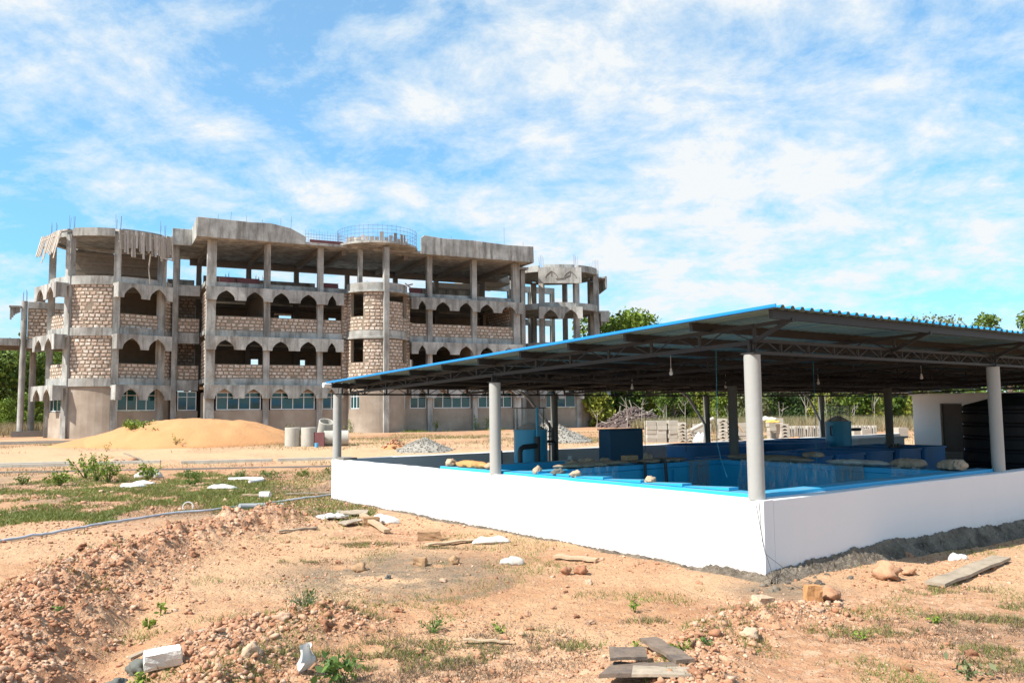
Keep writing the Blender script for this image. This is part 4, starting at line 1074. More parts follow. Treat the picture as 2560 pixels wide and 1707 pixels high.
def rebars(s, t, z, n=4, w=.3, h=.9):
    m = MB()
    for k in range(n):
        a, b = s + w * ((k % 2) - .5) + rnd.uniform(-.03, .03), t + w * ((k // 2 % 2) - .5) + rnd.uniform(-.03, .03)
        m.tube([(a, b, z - .1), (a + rnd.uniform(-.05, .05), b + rnd.uniform(-.05, .05), z + h * rnd.uniform(.7, 1.1))], .013, 4)
    return bpart(m, 'rebar', M['rebar'])

# ---- long block between the towers
SA, SB = -0.05, 23.05
PIERS = [0.35, 3.90, 7.48, 15.52, 19.10, 22.65]
for s in PIERS:
    wide = .57 if s in (0.35, 22.65) else .38
    post(s, .13, wide, .42, GB, SOF - .02)
for z in BE:
    for a, b in ((-1.7, 0.0), (23.0, 24.7)):
        bpart(MB().box(a, b, 3.0, 7.9, z - .42, z - .02), 'floor_slab', M['concrete'])
    bpart(MB().box(SA + .02, SB - .02, .33, 16.0, z - .30, z - .03), 'floor_slab', M['concrete'])
for fi, z in enumerate(BE):                                   # edge beams between the columns
    P_ = [0.35 + .285, 3.90, 7.48, 9.0]
    spans = [(0.64, 3.71), (4.09, 7.29), (7.67, 9.0), (14.0, 15.33), (15.71, 18.91), (19.29, 22.36)]
    for a, b in spans:
        top = z if fi < 2 else z - .22 - .2 * rnd.random()
        bpart(MB().box(a, b, .02, .31, z - .44, top), 'edge_beam', M['concrete'])
# arch bands: pairs of pointed arches per bay, hung in front of the columns
for zt in FL:
    zb, za = zt - .88, zt - .24
    for s0, w, ar in ((-.02, 3.92, ((.66, 1.80), (2.50, 3.62))), (3.90, 3.58, ((.30, 1.40), (2.12, 3.24))), (7.48, 1.55, ((.42, 1.02),)),
                      (13.97, 1.55, ((.53, 1.13),)), (15.52, 3.58, ((.34, 1.46), (2.18, 3.28))), (19.10, 3.92, ((.30, 1.42), (2.12, 3.26)))):
        fascia('arch_band', s0 + .002, w - .004, -.44, zt, zb, [(a, b, za + rnd.uniform(-.03, .02)) for a, b in ar])
        bpart(MB().box(s0 + .004, s0 + w - .004, -.31, .015, zt - .16, zt - .012), 'band_slab', M['concrete'])
        for e in (s0 + .15, s0 + w - .15): bpart(MB().box(e - .12, e + .12, -.31, -.09, zb + .05, zt - .165), 'band_bracket', M['concrete'])
# low block parapets on the two upper floors, and their openings
holes = {0: [(1.9, 2.2, 0, 7.62)], 1: [(.5, .8, 7.4, 7.8)], 4: [(1.2, 1.55, 7.4, 7.66)]}
for fi in (0, 1):
    for k, (a, b) in enumerate(((0.645, 3.705), (4.095, 7.285), (7.675, 8.99), (14.01, 15.325), (15.715, 18.905), (19.295, 22.355))):
        flat_wall('parapet', a, b, .07, BE[fi] + .002, BE[fi] + .93, single=(fi == 1 and k in (0, 1)), holes=holes.get(k, ()) if fi else ((1.5, 1.8, 4.3, 4.6),) if k == 1 else ())
# ground floor: plastered walls with windows
for k, (a, b) in enumerate(((0.645, 3.705), (4.095, 7.285), (7.675, 8.99), (14.01, 15.325), (15.715, 18.905), (19.295, 22.355))):
    flat_wall('ground_floor_wall', a, b, .12, GB, 2.22, mat='plaster', bricks=False)
    bpart(MB().box(a, b, .14, .34, 3.40, BE[0] - .44), 'lintel', M['plaster'])
    n = 4 if b - a > 2 else 2
    window(a + .14 if n == 4 else a + .03, b - .1 if n == 4 else b - .03, .16, 2.24, 3.40, n)
# roof slab, its beams, the heavy parapets
bpart(MB().box(-.70, 23.7, -.80, 8.35, SOF, SOF + .18), 'roof_slab', M['concrete'])
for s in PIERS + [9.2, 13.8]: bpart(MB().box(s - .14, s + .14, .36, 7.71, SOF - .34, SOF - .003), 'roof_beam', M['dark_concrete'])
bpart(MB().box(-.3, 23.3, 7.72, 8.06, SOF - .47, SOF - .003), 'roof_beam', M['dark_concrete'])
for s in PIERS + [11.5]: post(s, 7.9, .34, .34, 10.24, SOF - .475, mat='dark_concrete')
def parapet_block(pts, t0, t1, name='roof_parapet'):
    m = MB().prism(ragged(pts, .02), lambda a, b, d: (a, d, b), t0, t1); return bpart(m, name, M['concrete'], bevel=.03)
Z0 = SOF - .06
parapet_block([(-.72, Z0), (6.2, Z0 + .02), (6.25, Z0 + .55), (5.2, 14.38), (3.9, 14.60), (2.6, 14.55), (1.5, 14.60), (-.70, 14.62)], -.98, -.82)
parapet_block([(14.5, Z0), (23.72, Z0), (23.70, 14.60), (21.5, 14.58), (18.5, 14.66), (16.2, 14.63), (14.75, 14.72), (14.5, 14.55)], -.98, -.82)
m = MB().prism([(-.815, Z0), (2.4, Z0), (2.4, 14.5), (-.815, 14.62)], lambda a, b, d: (d, a, b), -.72, -.58); bpart(m, 'roof_parapet', M['concrete'])
m = MB().prism([(-.815, Z0), (5.5, Z0), (5.5, 14.5), (-.815, 14.60)], lambda a, b, d: (d, a, b), 23.58, 23.72); bpart(m, 'roof_parapet', M['concrete'])
parapet_block([(-1.95, 13.25), (-.73, 13.25), (-.73, 14.40), (-1.95, 14.36)], 2.0, 2.15)
bpart(MB().box(-1.95, -.71, 2.16, 8.3, SOF + .002, SOF + .17), 'roof_slab', M['concrete'])
bpart(MB().box(23.71, 24.9, 2.16, 8.3, SOF + .002, SOF + .17), 'roof_slab', M['concrete'])
# recessed bays beside the towers
for sgn, (a, b), col_s in ((0, (-1.75, -.08), -1.62), (1, (23.08, 24.75), 24.6)):
    post(col_s, 2.75, .36, .36, GB, SOF - .02)
    for fi, z in enumerate(BE):
        bpart(MB().box(a + .32 if not sgn else a, b if not sgn else b - .34, 2.62, 2.95, z - .75, z - .03), 'edge_beam', M['concrete'])
        if fi < 2 and not sgn: flat_wall('parapet', a + .32, b, 2.70, z, z + .95)
    if not sgn: window(a + .40, b - .08, 2.8, 2.24, 3.5, 2); flat_wall('ground_floor_wall', a + .32, b, 2.72, GB, 2.22, mat='plaster', bricks=False)
    else: flat_wall('ground_floor_wall', a, b - .34, 2.72, GB, 3.5, mat='plaster', bricks=False)
for fi in (0, 1): side_wall('return_wall', .36, 2.6, .18, BE[fi], FL[fi + 1] - .2, -1)
side_wall('return_wall', .36, 2.6, .18, GB, 3.4, -1, mat='plaster', bricks=False)
side_wall('return_wall', .36, 7.0, 22.82, GB, 3.4, 1, mat='plaster', bricks=False)
side_wall('partition', .5, 5.0, 22.45, BE[1], FL[2] - .3, -1)
# inside: back columns, back wall with gaps, far range of the courtyard
for s in PIERS + [11.5]:
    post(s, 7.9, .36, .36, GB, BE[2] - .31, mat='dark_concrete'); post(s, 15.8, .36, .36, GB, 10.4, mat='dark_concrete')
for fi in (0, 1):
    z = BE[fi]
    gaps = ((4.25, 4.85, .0, 2.0), (5.9, 7.2, 1.5, 2.2), (10.1, 10.7, .6, 2.0), (12.4, 13.2, .9, 2.0), (16.6, 17.3, .9, 1.9)) if fi else ((4.2, 4.75, 1.3, 1.8), (7.9, 8.3, 1.0, 1.8), (16.5, 17.2, 1.0, 2.0))
    prev = -.02
    for a, b, za, zb_ in gaps:
        flat_wall('inner_wall', prev, a, 8.15, z, z + 2.70, bricks=False); prev = b
        if za > 0: flat_wall('inner_wall', a + .002, b - .002, 8.15, z, z + za, bricks=False)
        flat_wall('inner_wall', a + .002, b - .002, 8.15, z + zb_, z + 2.70, bricks=False)
    flat_wall('inner_wall', prev, 23.0, 8.15, z, z + 2.70, bricks=False)
    flat_wall('inner_wall', -1.9, -.03, 6.0, z, z + 2.76, bricks=True); flat_wall('inner_wall', 23.03, 24.9, 7.0, z, z + 2.76, bricks=False)
    side_wall('partition', .4, 8.1, 3.9, z, z + 2.7, -1, bricks=False) if fi else side_wall('partition', .4, 8.1, 19.1, z, z + 2.7, -1, bricks=False)
    flat_wall('inner_wall', .0, 14.0, 15.9, z, z + .95, mat='mortar', bricks=False)
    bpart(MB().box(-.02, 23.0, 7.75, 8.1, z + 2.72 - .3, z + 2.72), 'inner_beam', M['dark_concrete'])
flat_wall('inner_wall', .0, 23.0, 8.15, GB, 3.8, mat='plaster', bricks=False)
for a, b, h_ in ((.7, 3.6, 1.60), (4.2, 9.0, 1.48), (14.3, 16.5, 1.5), (17.0, 22.4, 1.62)):
    flat_wall('terrace_wall', a, b, 8.18, BE[2] - .02, BE[2] - .02 + h_, mat='concrete', bricks=False)
for s in (1.2, 2.4, 4.6, 5.1, 9.6, 13.2): rebars(s, 8.3, 11.85, 4, .2, .8)
for a, b in ((.9, 1.9), (2.0, 3.5), (7.7, 8.9), (14.2, 15.2)):
    m = MB()
    for k in range(7): m.box(a + .02 * (k % 2), b - .03 * (k % 3), .5 + .02 * k, .75 + .02 * k, BE[2] - .02 + k * .055, BE[2] - .02 + k * .055 + .05)
    bpart(m, 'tile_stack', M['maroon'])
bpart(MB().box(18.9, 23.2, 8.45, 8.6, 11.7, SOF - .48), 'back_boards', M['dark_concrete'])
bpart(MB().box(-1.9, -.1, 6.4, 6.6, 10.3, 11.6), 'terrace_wall', M['concrete'])
# far range seen through the top floor on the right
m = MB().prism([(0, 11.2), (9, 12.6), (9, 13.1), (0, 11.7)], lambda a, b, d: (15.0 + a, 13.0 + d, b), 0, 2.5); bpart(m, 'stair_slab', M['concrete'])
bpart(MB().box(17.0, 26.0, 18.0, 18.4, 10.3, 12.3), 'far_wall', M['concrete'])
for s in (17.5, 20.5, 23.5): post(s, 17.6, .4, .4, GB, 12.2, mat='dark_concrete')
# thin rods standing on the roof
for s in (.6, 1.4, 2.4, 3.4, 4.6, 5.3, 21.3, 23.0, 17.0): rebars(s, -.7, 14.5, 1, .05, rnd.uniform(.3, 1.0) if s != 21.3 else 1.4)

# ---- half-round stair bay in the middle
CB, RB = (11.5, .05), 2.12
for fi in (0, 1):
    z0, z1 = BE[fi] + .02 + (.12 if fi == 0 else .12), FL[fi + 1] + (-.02 if fi == 0 else .0)
    for a, b in ((9.0, 9.42), (13.6, 14.0)): flat_wall('quoin_wall', a, b, .02, BE[fi] - .35, z1 + .02, thick=.24)
    arc_wall('drum_wall', CB, RB, -88, -72, z0, z1); arc_wall('drum_wall', CB, RB, -72, -42, z0, z0 + .98); arc_wall('drum_wall', CB, RB, -42, -5, z0, z1)
    arc_wall('drum_wall', CB, RB, 5, 42, z0, z1 if fi == 0 else z1 - .62); arc_wall('drum_wall', CB, RB, 42, 72, z0, z0 + .98); arc_wall('drum_wall', CB, RB, 72, 88, z0, z1)
    bpart(MB().lathe([(RB - .3, BE[fi] - .42), (RB + .12, BE[fi] - .42), (RB + .12, BE[fi] - .28), (RB + .06, BE[fi] - .26), (RB + .06, z0 - .004), (RB - .3, z0 - .004)], 40, (CB[0], CB[1], 0), PI, 2 * PI, closed=True), 'ring_beam', M['concrete'], smooth=False)
    bpart(MB().lathe([(0.02, BE[fi] - .3), (RB - .32, BE[fi] - .3), (RB - .32, BE[fi] - .1), (0.02, BE[fi] - .1)], 30, (CB[0], CB[1], 0), PI, 2 * PI, closed=True), 'floor_slab', M['concrete'])
z0 = FL[2] + .0
bpart(MB().lathe([(RB - .3, z0), (RB + .22, z0), (RB + .20, z0 + .12), (RB + .05, z0 + .14), (RB + .05, z0 + .66), (RB - .2, z0 + .66)], 40, (CB[0], CB[1], 0), PI, 2 * PI, closed=True), 'ring_beam', M['concrete'])
bpart(MB().lathe([(0.02, z0), (RB - .32, z0), (RB - .32, z0 + .2), (0.02, z0 + .2)], 30, (CB[0], CB[1], 0), PI, 2 * PI, closed=True), 'floor_slab', M['concrete'])
m = MB(); m.bar((13.05, -1.7, z0 + .72), (13.35, -1.9, z0 + .42), .16, .1); m.bar((13.2, -1.8, z0 + .6), (13.5, -2.0, z0 + .66), .1, .08); bpart(m, 'broken_concrete', M['concrete'])
for a, b in ((9.0, 9.42), (13.6, 14.0)): flat_wall('quoin_wall', a, b, .02, GB, BE[0] - .36, thick=.24, mat='plaster', bricks=False)
for a0, a1, zt in ((-88, -76, 3.9), (-76, -50, 2.22), (-50, -5, 3.9), (5, 50, 3.9), (50, 76, 2.22), (76, 88, 3.9)):
    arc_wall('drum_wall', CB, RB, a0, a1, GB, zt, mat='plaster', bricks=False)
for a0, a1 in ((-76, -50), (50, 76)):
    arc_wall('drum_wall', CB, RB, a0, a1, 3.42, 3.9, mat='plaster', bricks=False)
    am = math.radians((a0 + a1) / 2); rr = RB * math.cos(math.radians(13)) - .08; hw = RB * math.sin(math.radians(13)) - .005
    window(-hw, hw, 0, 2.24, 3.42, 3, fn=lambda a, b, d, am=am, rr=rr: (CB[0] + (rr - b) * math.sin(am) + a * math.cos(am), CB[1] - (rr - b) * math.cos(am) + a * math.sin(am), d))
post(11.5, -2.12, .36, .42, GB, SOF - .02); post(10.1, -.6, .3, .3, 10.5, SOF - .02)
# round roof slab with its shuttering and cage of bars
CD = (11.5, -.1)
bpart(MB().lathe([(1.5, SOF + .05), (2.86, SOF + .12), (2.86, SOF + .27), (1.5, SOF + .30)], 64, (CD[0], CD[1], 0), closed=True), 'round_slab', M['concrete'])
bpart(MB().lathe([(0.02, SOF + .22), (1.49, SOF + .22), (1.49, SOF + .29), (0.02, SOF + .29)], 40, (CD[0], CD[1], 0), closed=True), 'slab_soffit', M['maroon'])
nbd = 40
for k in range(nbd):
    a = 2 * PI * k / nbd; 
    if math.sin(a) > .55: continue
    x_, y_ = CD[0] + 2.12 * math.cos(a), CD[1] + 2.12 * math.sin(a); h_ = rnd.uniform(.34, .56) if rnd.random() < .8 else .75
    m = MB().obox((0, 0, h_ / 2), (1, 0, 0), (0, 1, 0), (0, 0, 1), .27, .04, h_); o = bpart(m, 'shutter_board', M['board']); o.location = (x_, y_, SOF + .29); o.rotation_euler = (rnd.uniform(-.05, .05), rnd.uniform(-.04, .04), a + PI / 2)
for k in range(7):
    a = 2 * PI * k / 7 + .2
    m = MB().bar((CD[0] + .5 * math.cos(a), CD[1] + .5 * math.sin(a), SOF + .15), (CD[0] + 2.0 * math.cos(a), CD[1] + 2.0 * math.sin(a), SOF - .02), .06, .10); bpart(m, 'prop_timber', M['grey_timber'])
cage = MB(); RC = 2.80
for k in range(54):
    a = 2 * PI * k / 54; cage.tube([(CD[0] + RC * math.cos(a), CD[1] + RC * math.sin(a), SOF + .28), (CD[0] + RC * math.cos(a), CD[1] + RC * math.sin(a), SOF + 1.38 + rnd.uniform(-.04, .10))], .010, 4, cap=False)
for z in (.55, .82, 1.08, 1.33): cage.tube([(CD[0] + RC * math.cos(2 * PI * k / 54), CD[1] + RC * math.sin(2 * PI * k / 54), SOF + z) for k in range(55)], .010, 4, cap=False)
bpart(cage, 'rebar_cage', M['rebar'])
cage = MB()
for k in range(14):
    s = 6.3 + k * .19; cage.tube([(s, -.5, SOF + .15), (s, -.5, SOF + .95 + rnd.uniform(-.03, .22))], .010, 4, cap=False)
for z in (.35, .58, .80): cage.tube([(6.3, -.5, SOF + z), (8.8, -.5, SOF + z)], .010, 4, cap=False)
bpart(cage, 'rebar_cage', M['rebar'])
bpart(MB().box(6.6, 8.9, -.6, -.42, SOF + .182, SOF + .42), 'shutter_board', M['maroon'])

# ---- the two round towers: eight columns, alternate bays arched and bricked
def tower(c, r, arch_as, brick_as, done):
    def P(a, rr): return (c[0] + rr * math.sin(math.radians(a)), c[1] - rr * math.cos(math.radians(a)))
    for k in range(8):
        a = k * 45
        x_, y_ = P(a, r)
        m = MB(); dx = (math.cos(math.radians(a)), math.sin(math.radians(a)), 0); dy = (-dx[1], dx[0], 0)
        m.obox((x_, y_, (GB + SOF) / 2), dx, dy, (0, 0, 1), .40, .40, SOF - GB); bpart(m, 'column', M['concrete'])
        rebars(x_, y_, SOF + .42, 4, .26, .85)
    for fi, z in enumerate(BE + [SOF + .40]):
        lo = z - .52
        for a in range(0, 360, 45):
            m = MB().lathe([(r - .16, lo), (r + .14, lo), (r + .14, z + rnd.uniform(-.03, .03)), (r - .16, z)], 8, (c[0], c[1], 0), math.radians(a + 3 - 90), math.radians(a + 42 - 90), closed=True)
            bpart(m, 'ring_beam', M['concrete'])
        bpart(MB().lathe([(.02, z - .34), (r - .17, z - .34), (r - .17, z - .12), (.02, z - .12)], 40, (c[0], c[1], 0), closed=True), 'floor_slab', M['concrete'])
    a_ap = r * math.cos(math.radians(22.5))
    W, D = 3.55, 4.42
    for am in arch_as:
        ar = math.radians(am); ex = Vector((math.cos(ar), math.sin(ar), 0)); en = Vector((math.sin(ar), -math.cos(ar), 0)); O = Vector((c[0], c[1], 0))
        fn = lambda a, b, d: tuple(O + ex * (a - W / 2) + en * (D - d) + Vector((0, 0, b)))
        for fi, zt in enumerate(FL):
            zb, za = zt - .95, zt - .22
            m = MB().prism(ragged(arch_outline(W, zt, zb, [(.38, 1.52, za), (2.03, 3.17, za)])), fn, 0, .13); bpart(m, 'arch_band', M['concrete'])
            m = MB().prism([(.003, zt - .17), (W - .003, zt - .17), (W - .003, zt - .012), (.003, zt - .012)], fn, .131, D - a_ap - .17); bpart(m, 'band_slab', M['concrete'])
            for e in (.003, W - .133):
                m = MB().prism([(e, zb + .03), (e + .13, zb + .03), (e + .13, zt - .172), (e, zt - .172)], fn, .131, D - a_ap - .30); bpart(m, 'band_bracket', M['concrete'])
            fw_ = lambda a, b, d: tuple(O + ex * a + en * (a_ap + .02 - b) + Vector((0, 0, d)))
            hwid = r * math.sin(math.radians(22.5)) - .20
            if done and fi < 2:
                o = bpart(MB().prism([(-hwid, BE[fi] + .002), (hwid, BE[fi] + .002), (hwid, BE[fi] + .95), (-hwid, BE[fi] + .95)], lambda a, b, d: fw_(a, d, b), 0, .2), 'parapet', M['mortar'])
                brickwork(o, 2 * hwid, BE[fi] + .01, BE[fi] + .95, lambda u, z: (fw_(-hwid + u, .004, z), ar))
        g_ = bpart(MB().prism([(-hwid, GB), (hwid, GB), (hwid, 2.20), (-hwid, 2.20)], lambda a, b, d: fw_(a, d, b), 0, .2), 'ground_floor_wall', M['plaster'])
        window(-hwid, hwid, .05, 2.24, 3.62, 4 if done else 3, fn=fw_)
    for am in brick_as:
        a0, a1 = am - 22.5 + 3.2, am + 22.5 - 3.2
        arc_wall('ground_floor_wall', c, r + .02, a0, a1, GB, BE[0] - .53, mat='plaster', bricks=False)
        if done:
            for fi in (0, 1): arc_wall('drum_wall', c, r + .02, a0, a1, BE[fi] - .06, BE[fi + 1] - .47, single=(am == -22.5))
        else:
            arc_wall('drum_wall', c, r + .02, a0, a1, BE[0] + .03, BE[0] + .75); 
    return P
LT = (-5.2, 4.7); RT = (28.65, 4.7)
PL = tower(LT, 3.78, (22.5, -67.5), (-22.5, 67.5), True)
PR = tower(RT, 3.70, (-22.5, 67.5), (-67.5, 22.5), False)
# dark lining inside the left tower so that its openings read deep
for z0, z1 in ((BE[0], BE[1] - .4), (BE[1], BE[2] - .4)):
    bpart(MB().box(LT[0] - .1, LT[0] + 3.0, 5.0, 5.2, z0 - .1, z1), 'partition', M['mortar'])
# horizontal timbers propping the left tower's open top floor
for z in (11.2, 11.75, 12.35, 12.9): bpart(MB().bar((-8.2, 6.2, z), (-2.2, 6.6, z + .03), .08, .14), 'prop_timber', M['grey_timber'])
bpart(MB().box(-8.0, -2.4, 7.0, 7.15, 10.7, 13.2), 'back_boards', M['grey_timber'])
# shuttering boards hanging from the left tower's top bands
def hanging_boards(am, n, w, D, zt, hmin, hmax, lean):
    ar = math.radians(am); ex = Vector((math.cos(ar), math.sin(ar), 0)); en = Vector((math.sin(ar), -math.cos(ar), 0)); O = Vector((LT[0], LT[1], 0))
    for k in range(n):
        a = -w / 2 + w * (k + .5) / n; h_ = rnd.uniform(hmin, hmax) * (1.25 if rnd.random() < .15 else 1)
        top = O + ex * a + en * (D + rnd.uniform(-.03, .03)) + Vector((0, 0, zt + rnd.uniform(-.05, .07)))
        bot = top + en * lean + ex * rnd.uniform(-.05, .05) - Vector((0, 0, h_))
        m = MB().bar(top, bot, .035, w / n * rnd.uniform(.80, .97), upv=tuple(en))
        m = MB(); d = (bot - top); m.obox((top + bot) / 2, d, ex, d.cross(ex), d.length, w / n * rnd.uniform(.82, .98), .03)
        bpart(m, 'shutter_board', M['board'])
    m = MB(); 
    for z_ in (-.25, -.75): m.bar(O + ex * (-w / 2) + en * (D - .06 + lean * .4) + Vector((0, 0, zt + z_)), O + ex * (w / 2) + en * (D - .06 + lean * .4) + Vector((0, 0, zt + z_)), .06, .09)
    for a in (-w / 2 + .1, w / 2 - .1): m.bar(O + ex * a + en * 3.5 + Vector((0, 0, zt + .1)), O + ex * a + en * D + Vector((0, 0, zt - .1)), .07, .1)
    bpart(m, 'board_bearer', M['grey_timber'])
hanging_boards(22.5, 24, 3.5, 4.25, 13.60, 1.15, 1.5, .16)
hanging_boards(-67.5, 20, 3.3, 4.15, 13.55, 1.25, 1.55, .32)
for s, t, z in ((-3.3, .95, 12.3), (-2.3, 1.3, 12.2)):
    m = MB().tube([(s, t, z), (s - .1, t - .02, z - 1.0), (s + .02, t - .05, z - 1.95)], .05, 6); bpart(m, 'hanging_timber', M['board'])
m = MB().bar((-2.7, 1.0, 12.15), (-1.9, 1.35, 12.05), .05, .08); bpart(m, 'hanging_timber', M['board'])
# unfinished band high on the right tower, with the print of two arches left by its mould
for am, zt, zb in ((-22.5, 13.50, 12.20), (67.5, 13.2, 12.15)):
    ar = math.radians(am); ex = Vector((math.cos(ar), math.sin(ar), 0)); en = Vector((math.sin(ar), -math.cos(ar), 0)); O = Vector((RT[0], RT[1], 0)); W, D = 3.5, 4.3
    fn = lambda a, b, d: tuple(O + ex * (a - W / 2) + en * (D - d) + Vector((0, 0, b)))
    m = MB().prism(ragged([(0, zb), (W, zb), (W, zt), (2.4, zt - .05), (1.1, zt + .04), (.0, zt - .02)], .02), fn, 0, .15); bpart(m, 'arch_band', M['concrete'])
    m = MB().prism([(.01, zt - .2), (W - .01, zt - .2), (W - .01, zt - .08), (.01, zt - .08)], fn, .151, .75); bpart(m, 'band_slab', M['concrete'])
    for xc in (1.05, 2.55):
        m = MB()
        for sg in (-1, 1):
            pts = [(xc + sg * .5 * (1 - (k / 6) ** 1.8), zb + .45 + .55 * k / 6) for k in range(7)]
            m.tube([fn(a, b, -.015) for a, b in pts], .035, 5)
        m.bar(fn(xc, zb + .98, -.02), fn(xc, zb + .58, -.02), .05, .05)
        bpart(m, 'arch_mould', M['dark_concrete'])
    m = MB(); m.bar(fn(1.4, zb + .36, -.03), fn(2.1, zb + .44, -.03), .07, .05); m.bar(fn(1.9, zb + .40, -.03), fn(2.5, zb + .66, -.03), .05, .05); bpart(m, 'arch_mould', M['dark_concrete'])
# rooms linking the long block to the right tower: slabs, beams and dim walls behind the open bays
for fi, z in enumerate(BE + [SOF + .42]):
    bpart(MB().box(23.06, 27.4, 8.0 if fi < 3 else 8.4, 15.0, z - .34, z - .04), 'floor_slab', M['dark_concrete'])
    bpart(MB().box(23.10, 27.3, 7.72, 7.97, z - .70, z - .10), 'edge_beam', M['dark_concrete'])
    bpart(MB().box(25.4, 33.2, 12.6, 12.9, z - .62, z - .05), 'edge_beam', M['concrete'])
for fi, z in enumerate(BE):
    flat_wall('inner_wall', 23.1, 24.6, 11.0, z, z + 2.6, bricks=False); flat_wall('inner_wall', 25.5, 27.2, 11.0, z, z + (2.6 if fi < 2 else 1.0), bricks=False)
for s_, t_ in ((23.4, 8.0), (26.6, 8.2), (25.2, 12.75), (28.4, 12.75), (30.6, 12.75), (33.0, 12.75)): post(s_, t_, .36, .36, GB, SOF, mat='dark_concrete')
for s0 in (28.6, 30.8): fascia('arch_band', s0, 2.0, 12.4, FL[1], FL[1] - .95, [(.3, .95, FL[1] - .2), (1.1, 1.75, FL[1] - .2)])

# ---- porch on round columns at the far left
AT = 8.0
def rcol(s, t, z1, r=.20):
    return bpart(MB().cyl((s, t), r, GB - .1, z1, 18, r * .93), 'round_column', M['concrete'], smooth=True)
rcol(-10.72, AT, 9.75); rcol(-10.3, AT + 3.2, 6.75, .22); rcol(-12.35, AT + .4, 6.75, .2); rcol(-14.5, AT, 6.75)
rebars(-10.72, AT, 9.75, 4, .2, .75); rebars(-12.3, AT, 7.3, 4, .2, .6)
bpart(MB().box(-16.0, -10.93, AT - .15, AT + .15, 6.72, 7.20), 'porch_beam', M['concrete'])
bpart(MB().box(-10.5, -8.2, AT - .15, AT + .15, 6.55, 7.17), 'porch_beam', M['concrete'])
bpart(MB().box(-16.0, -8.2, AT + 3.0, AT + 3.4, 6.62, 7.1), 'porch_beam', M['dark_concrete'])
bpart(MB().box(-16.0, -8.2, AT + .16, AT + 2.98, 7.05, 7.18), 'porch_slab', M['concrete'])
flat_wall('porch_wall', -10.5, -8.3, AT - .1, 7.18, 9.25)
bpart(MB().box(-10.50, -8.3, AT - .16, AT + .16, 9.26, 9.70), 'porch_beam', M['concrete'])
m = MB()
for k in range(6): m.box(-11.55 + k * .10, -11.46 + k * .10, AT - .14, AT + .14, 9.22 - .05 * abs(k - 2.5) - .62 + .10 * k, 9.28)
bpart(m, 'broken_concrete', M['concrete'])
bpart(MB().box(-11.6, -10.9, AT - .25, AT + .15, 9.28, 9.40), 'porch_beam', M['concrete'])
bpart(MB().box(-11.2, -8.0, AT - .3, AT, GB, .98), 'porch_plinth', M['dark_concrete'])
# kerb in front of the building
kb = MB().box(-14, 27, -3.4, -3.2, GB, .60).build('kerb', M['pipe_concrete'], None, loc=BO, rot=(0, 0, PHI)); tag(kb, kind='structure')
# ------------------------------------------------------------------ the yard
def heap(name, cx, cy, rx, ry, h_, mat, label, cat, seed, rz=0.0, prof=1.0, skew=0.0, rough=.06):
    n, K = 90, 34
    q, a = np.meshgrid(np.arange(K + 1) / K, 2 * PI * np.arange(n) / n, indexing='ij'); q, a = q.ravel(), a.ravel()
    e = 1 + .22 * (fbm(np.cos(a) * 1.3 + seed, np.sin(a) * 1.3, seed, 3) - .5) * 2
    x_, y_ = q * rx * e * np.cos(a), q * ry * e * np.sin(a)
    zz = h_ * np.maximum(0, 1 - q ** (1.6 * prof)) ** 1.15 * (1 + skew * x_ / rx)
    X = cx + x_ * math.cos(rz) - y_ * math.sin(rz); Y = cy + x_ * math.sin(rz) + y_ * math.cos(rz)
    zz = zz + rough * h_ * (fbm(X * 1.1, Y * 1.1, seed + 7, 4) - .5) * 2 * (1 - q ** 4)
    zz = zz + .07 * h_ * (fbm(X * 3.2, Y * 3.2, seed + 11, 3, .6) - .5) * (1 - q ** 4)
    V = np.stack([X, Y, ground_h(X, Y) + zz - .04 * (q > .97) - .15 * (q > .999)], 1)
    F = [(j * n + i, j * n + (i + 1) % n, (j + 1) * n + (i + 1) % n, (j + 1) * n + i)[::-1] for j in range(K) for i in range(n)]
    o = link(name, np_mesh(name, V, np.array(F), M[mat], True)); return tag(o, label, cat)
heap('sand_heap', -16.3, 42.7, 6.0, 2.9, 1.30, 'sand', 'long heap of orange sand in front of the unfinished building', 'sand heap', 3, .06, 1.55, 0.08, .11)
heap('sand_heap', -20.6, 42.6, 3.0, 2.0, .55, 'sand', 'low shoulder of orange sand at the left foot of the long heap', 'sand heap', 5, .1, 1.0)
def stony_heap(name, cx, cy, rx, ry, h_, mat, label, cat, seed, n, smin, smax, smat):
    o = heap(name, cx, cy, rx, ry, h_, mat, label, cat, seed, 0, .8, 0, .12)
    pts, sz = [], []
    me = o.data; vs = np.empty(len(me.vertices) * 3); me.vertices.foreach_get('co', vs); vs = vs.reshape(-1, 3)
    for k in RNG.integers(0, len(vs), n): pts.append(vs[k] + RNG.normal(0, .04, 3) * (1, 1, .2)); sz.append(RNG.uniform(smin, smax))
    scatter_lumps('heap_stones', pts, sz, M[smat], o, sink=.35); return o
stony_heap('gravel_heap', -3.9, 37.0, 1.35, 1.0, .55, 'gravel', 'small heap of grey gravel left of the second column', 'gravel heap', 13, 900, .02, .05, 'gravel')
stony_heap('gravel_heap', 1.9, 41.5, 1.9, 1.5, 1.0, 'gravel', 'larger heap of grey gravel behind the blue filter drum', 'gravel heap', 15, 1400, .02, .055, 'gravel')
stony_heap('soil_mound', -5.4, 38.2, .7, .5, .42, 'sand', 'small mound of orange soil beside the small gravel heap', 'mound', 17, 120, .03, .08, 'stone')
rb = stony_heap('rubble_heap', 9.6, 66.0, 3.3, 2.0, 1.45, 'rubble', 'dark heap of broken tiles and timber by the right end of the building', 'rubble heap', 19, 700, .06, .20, 'rubble')
m = MB()
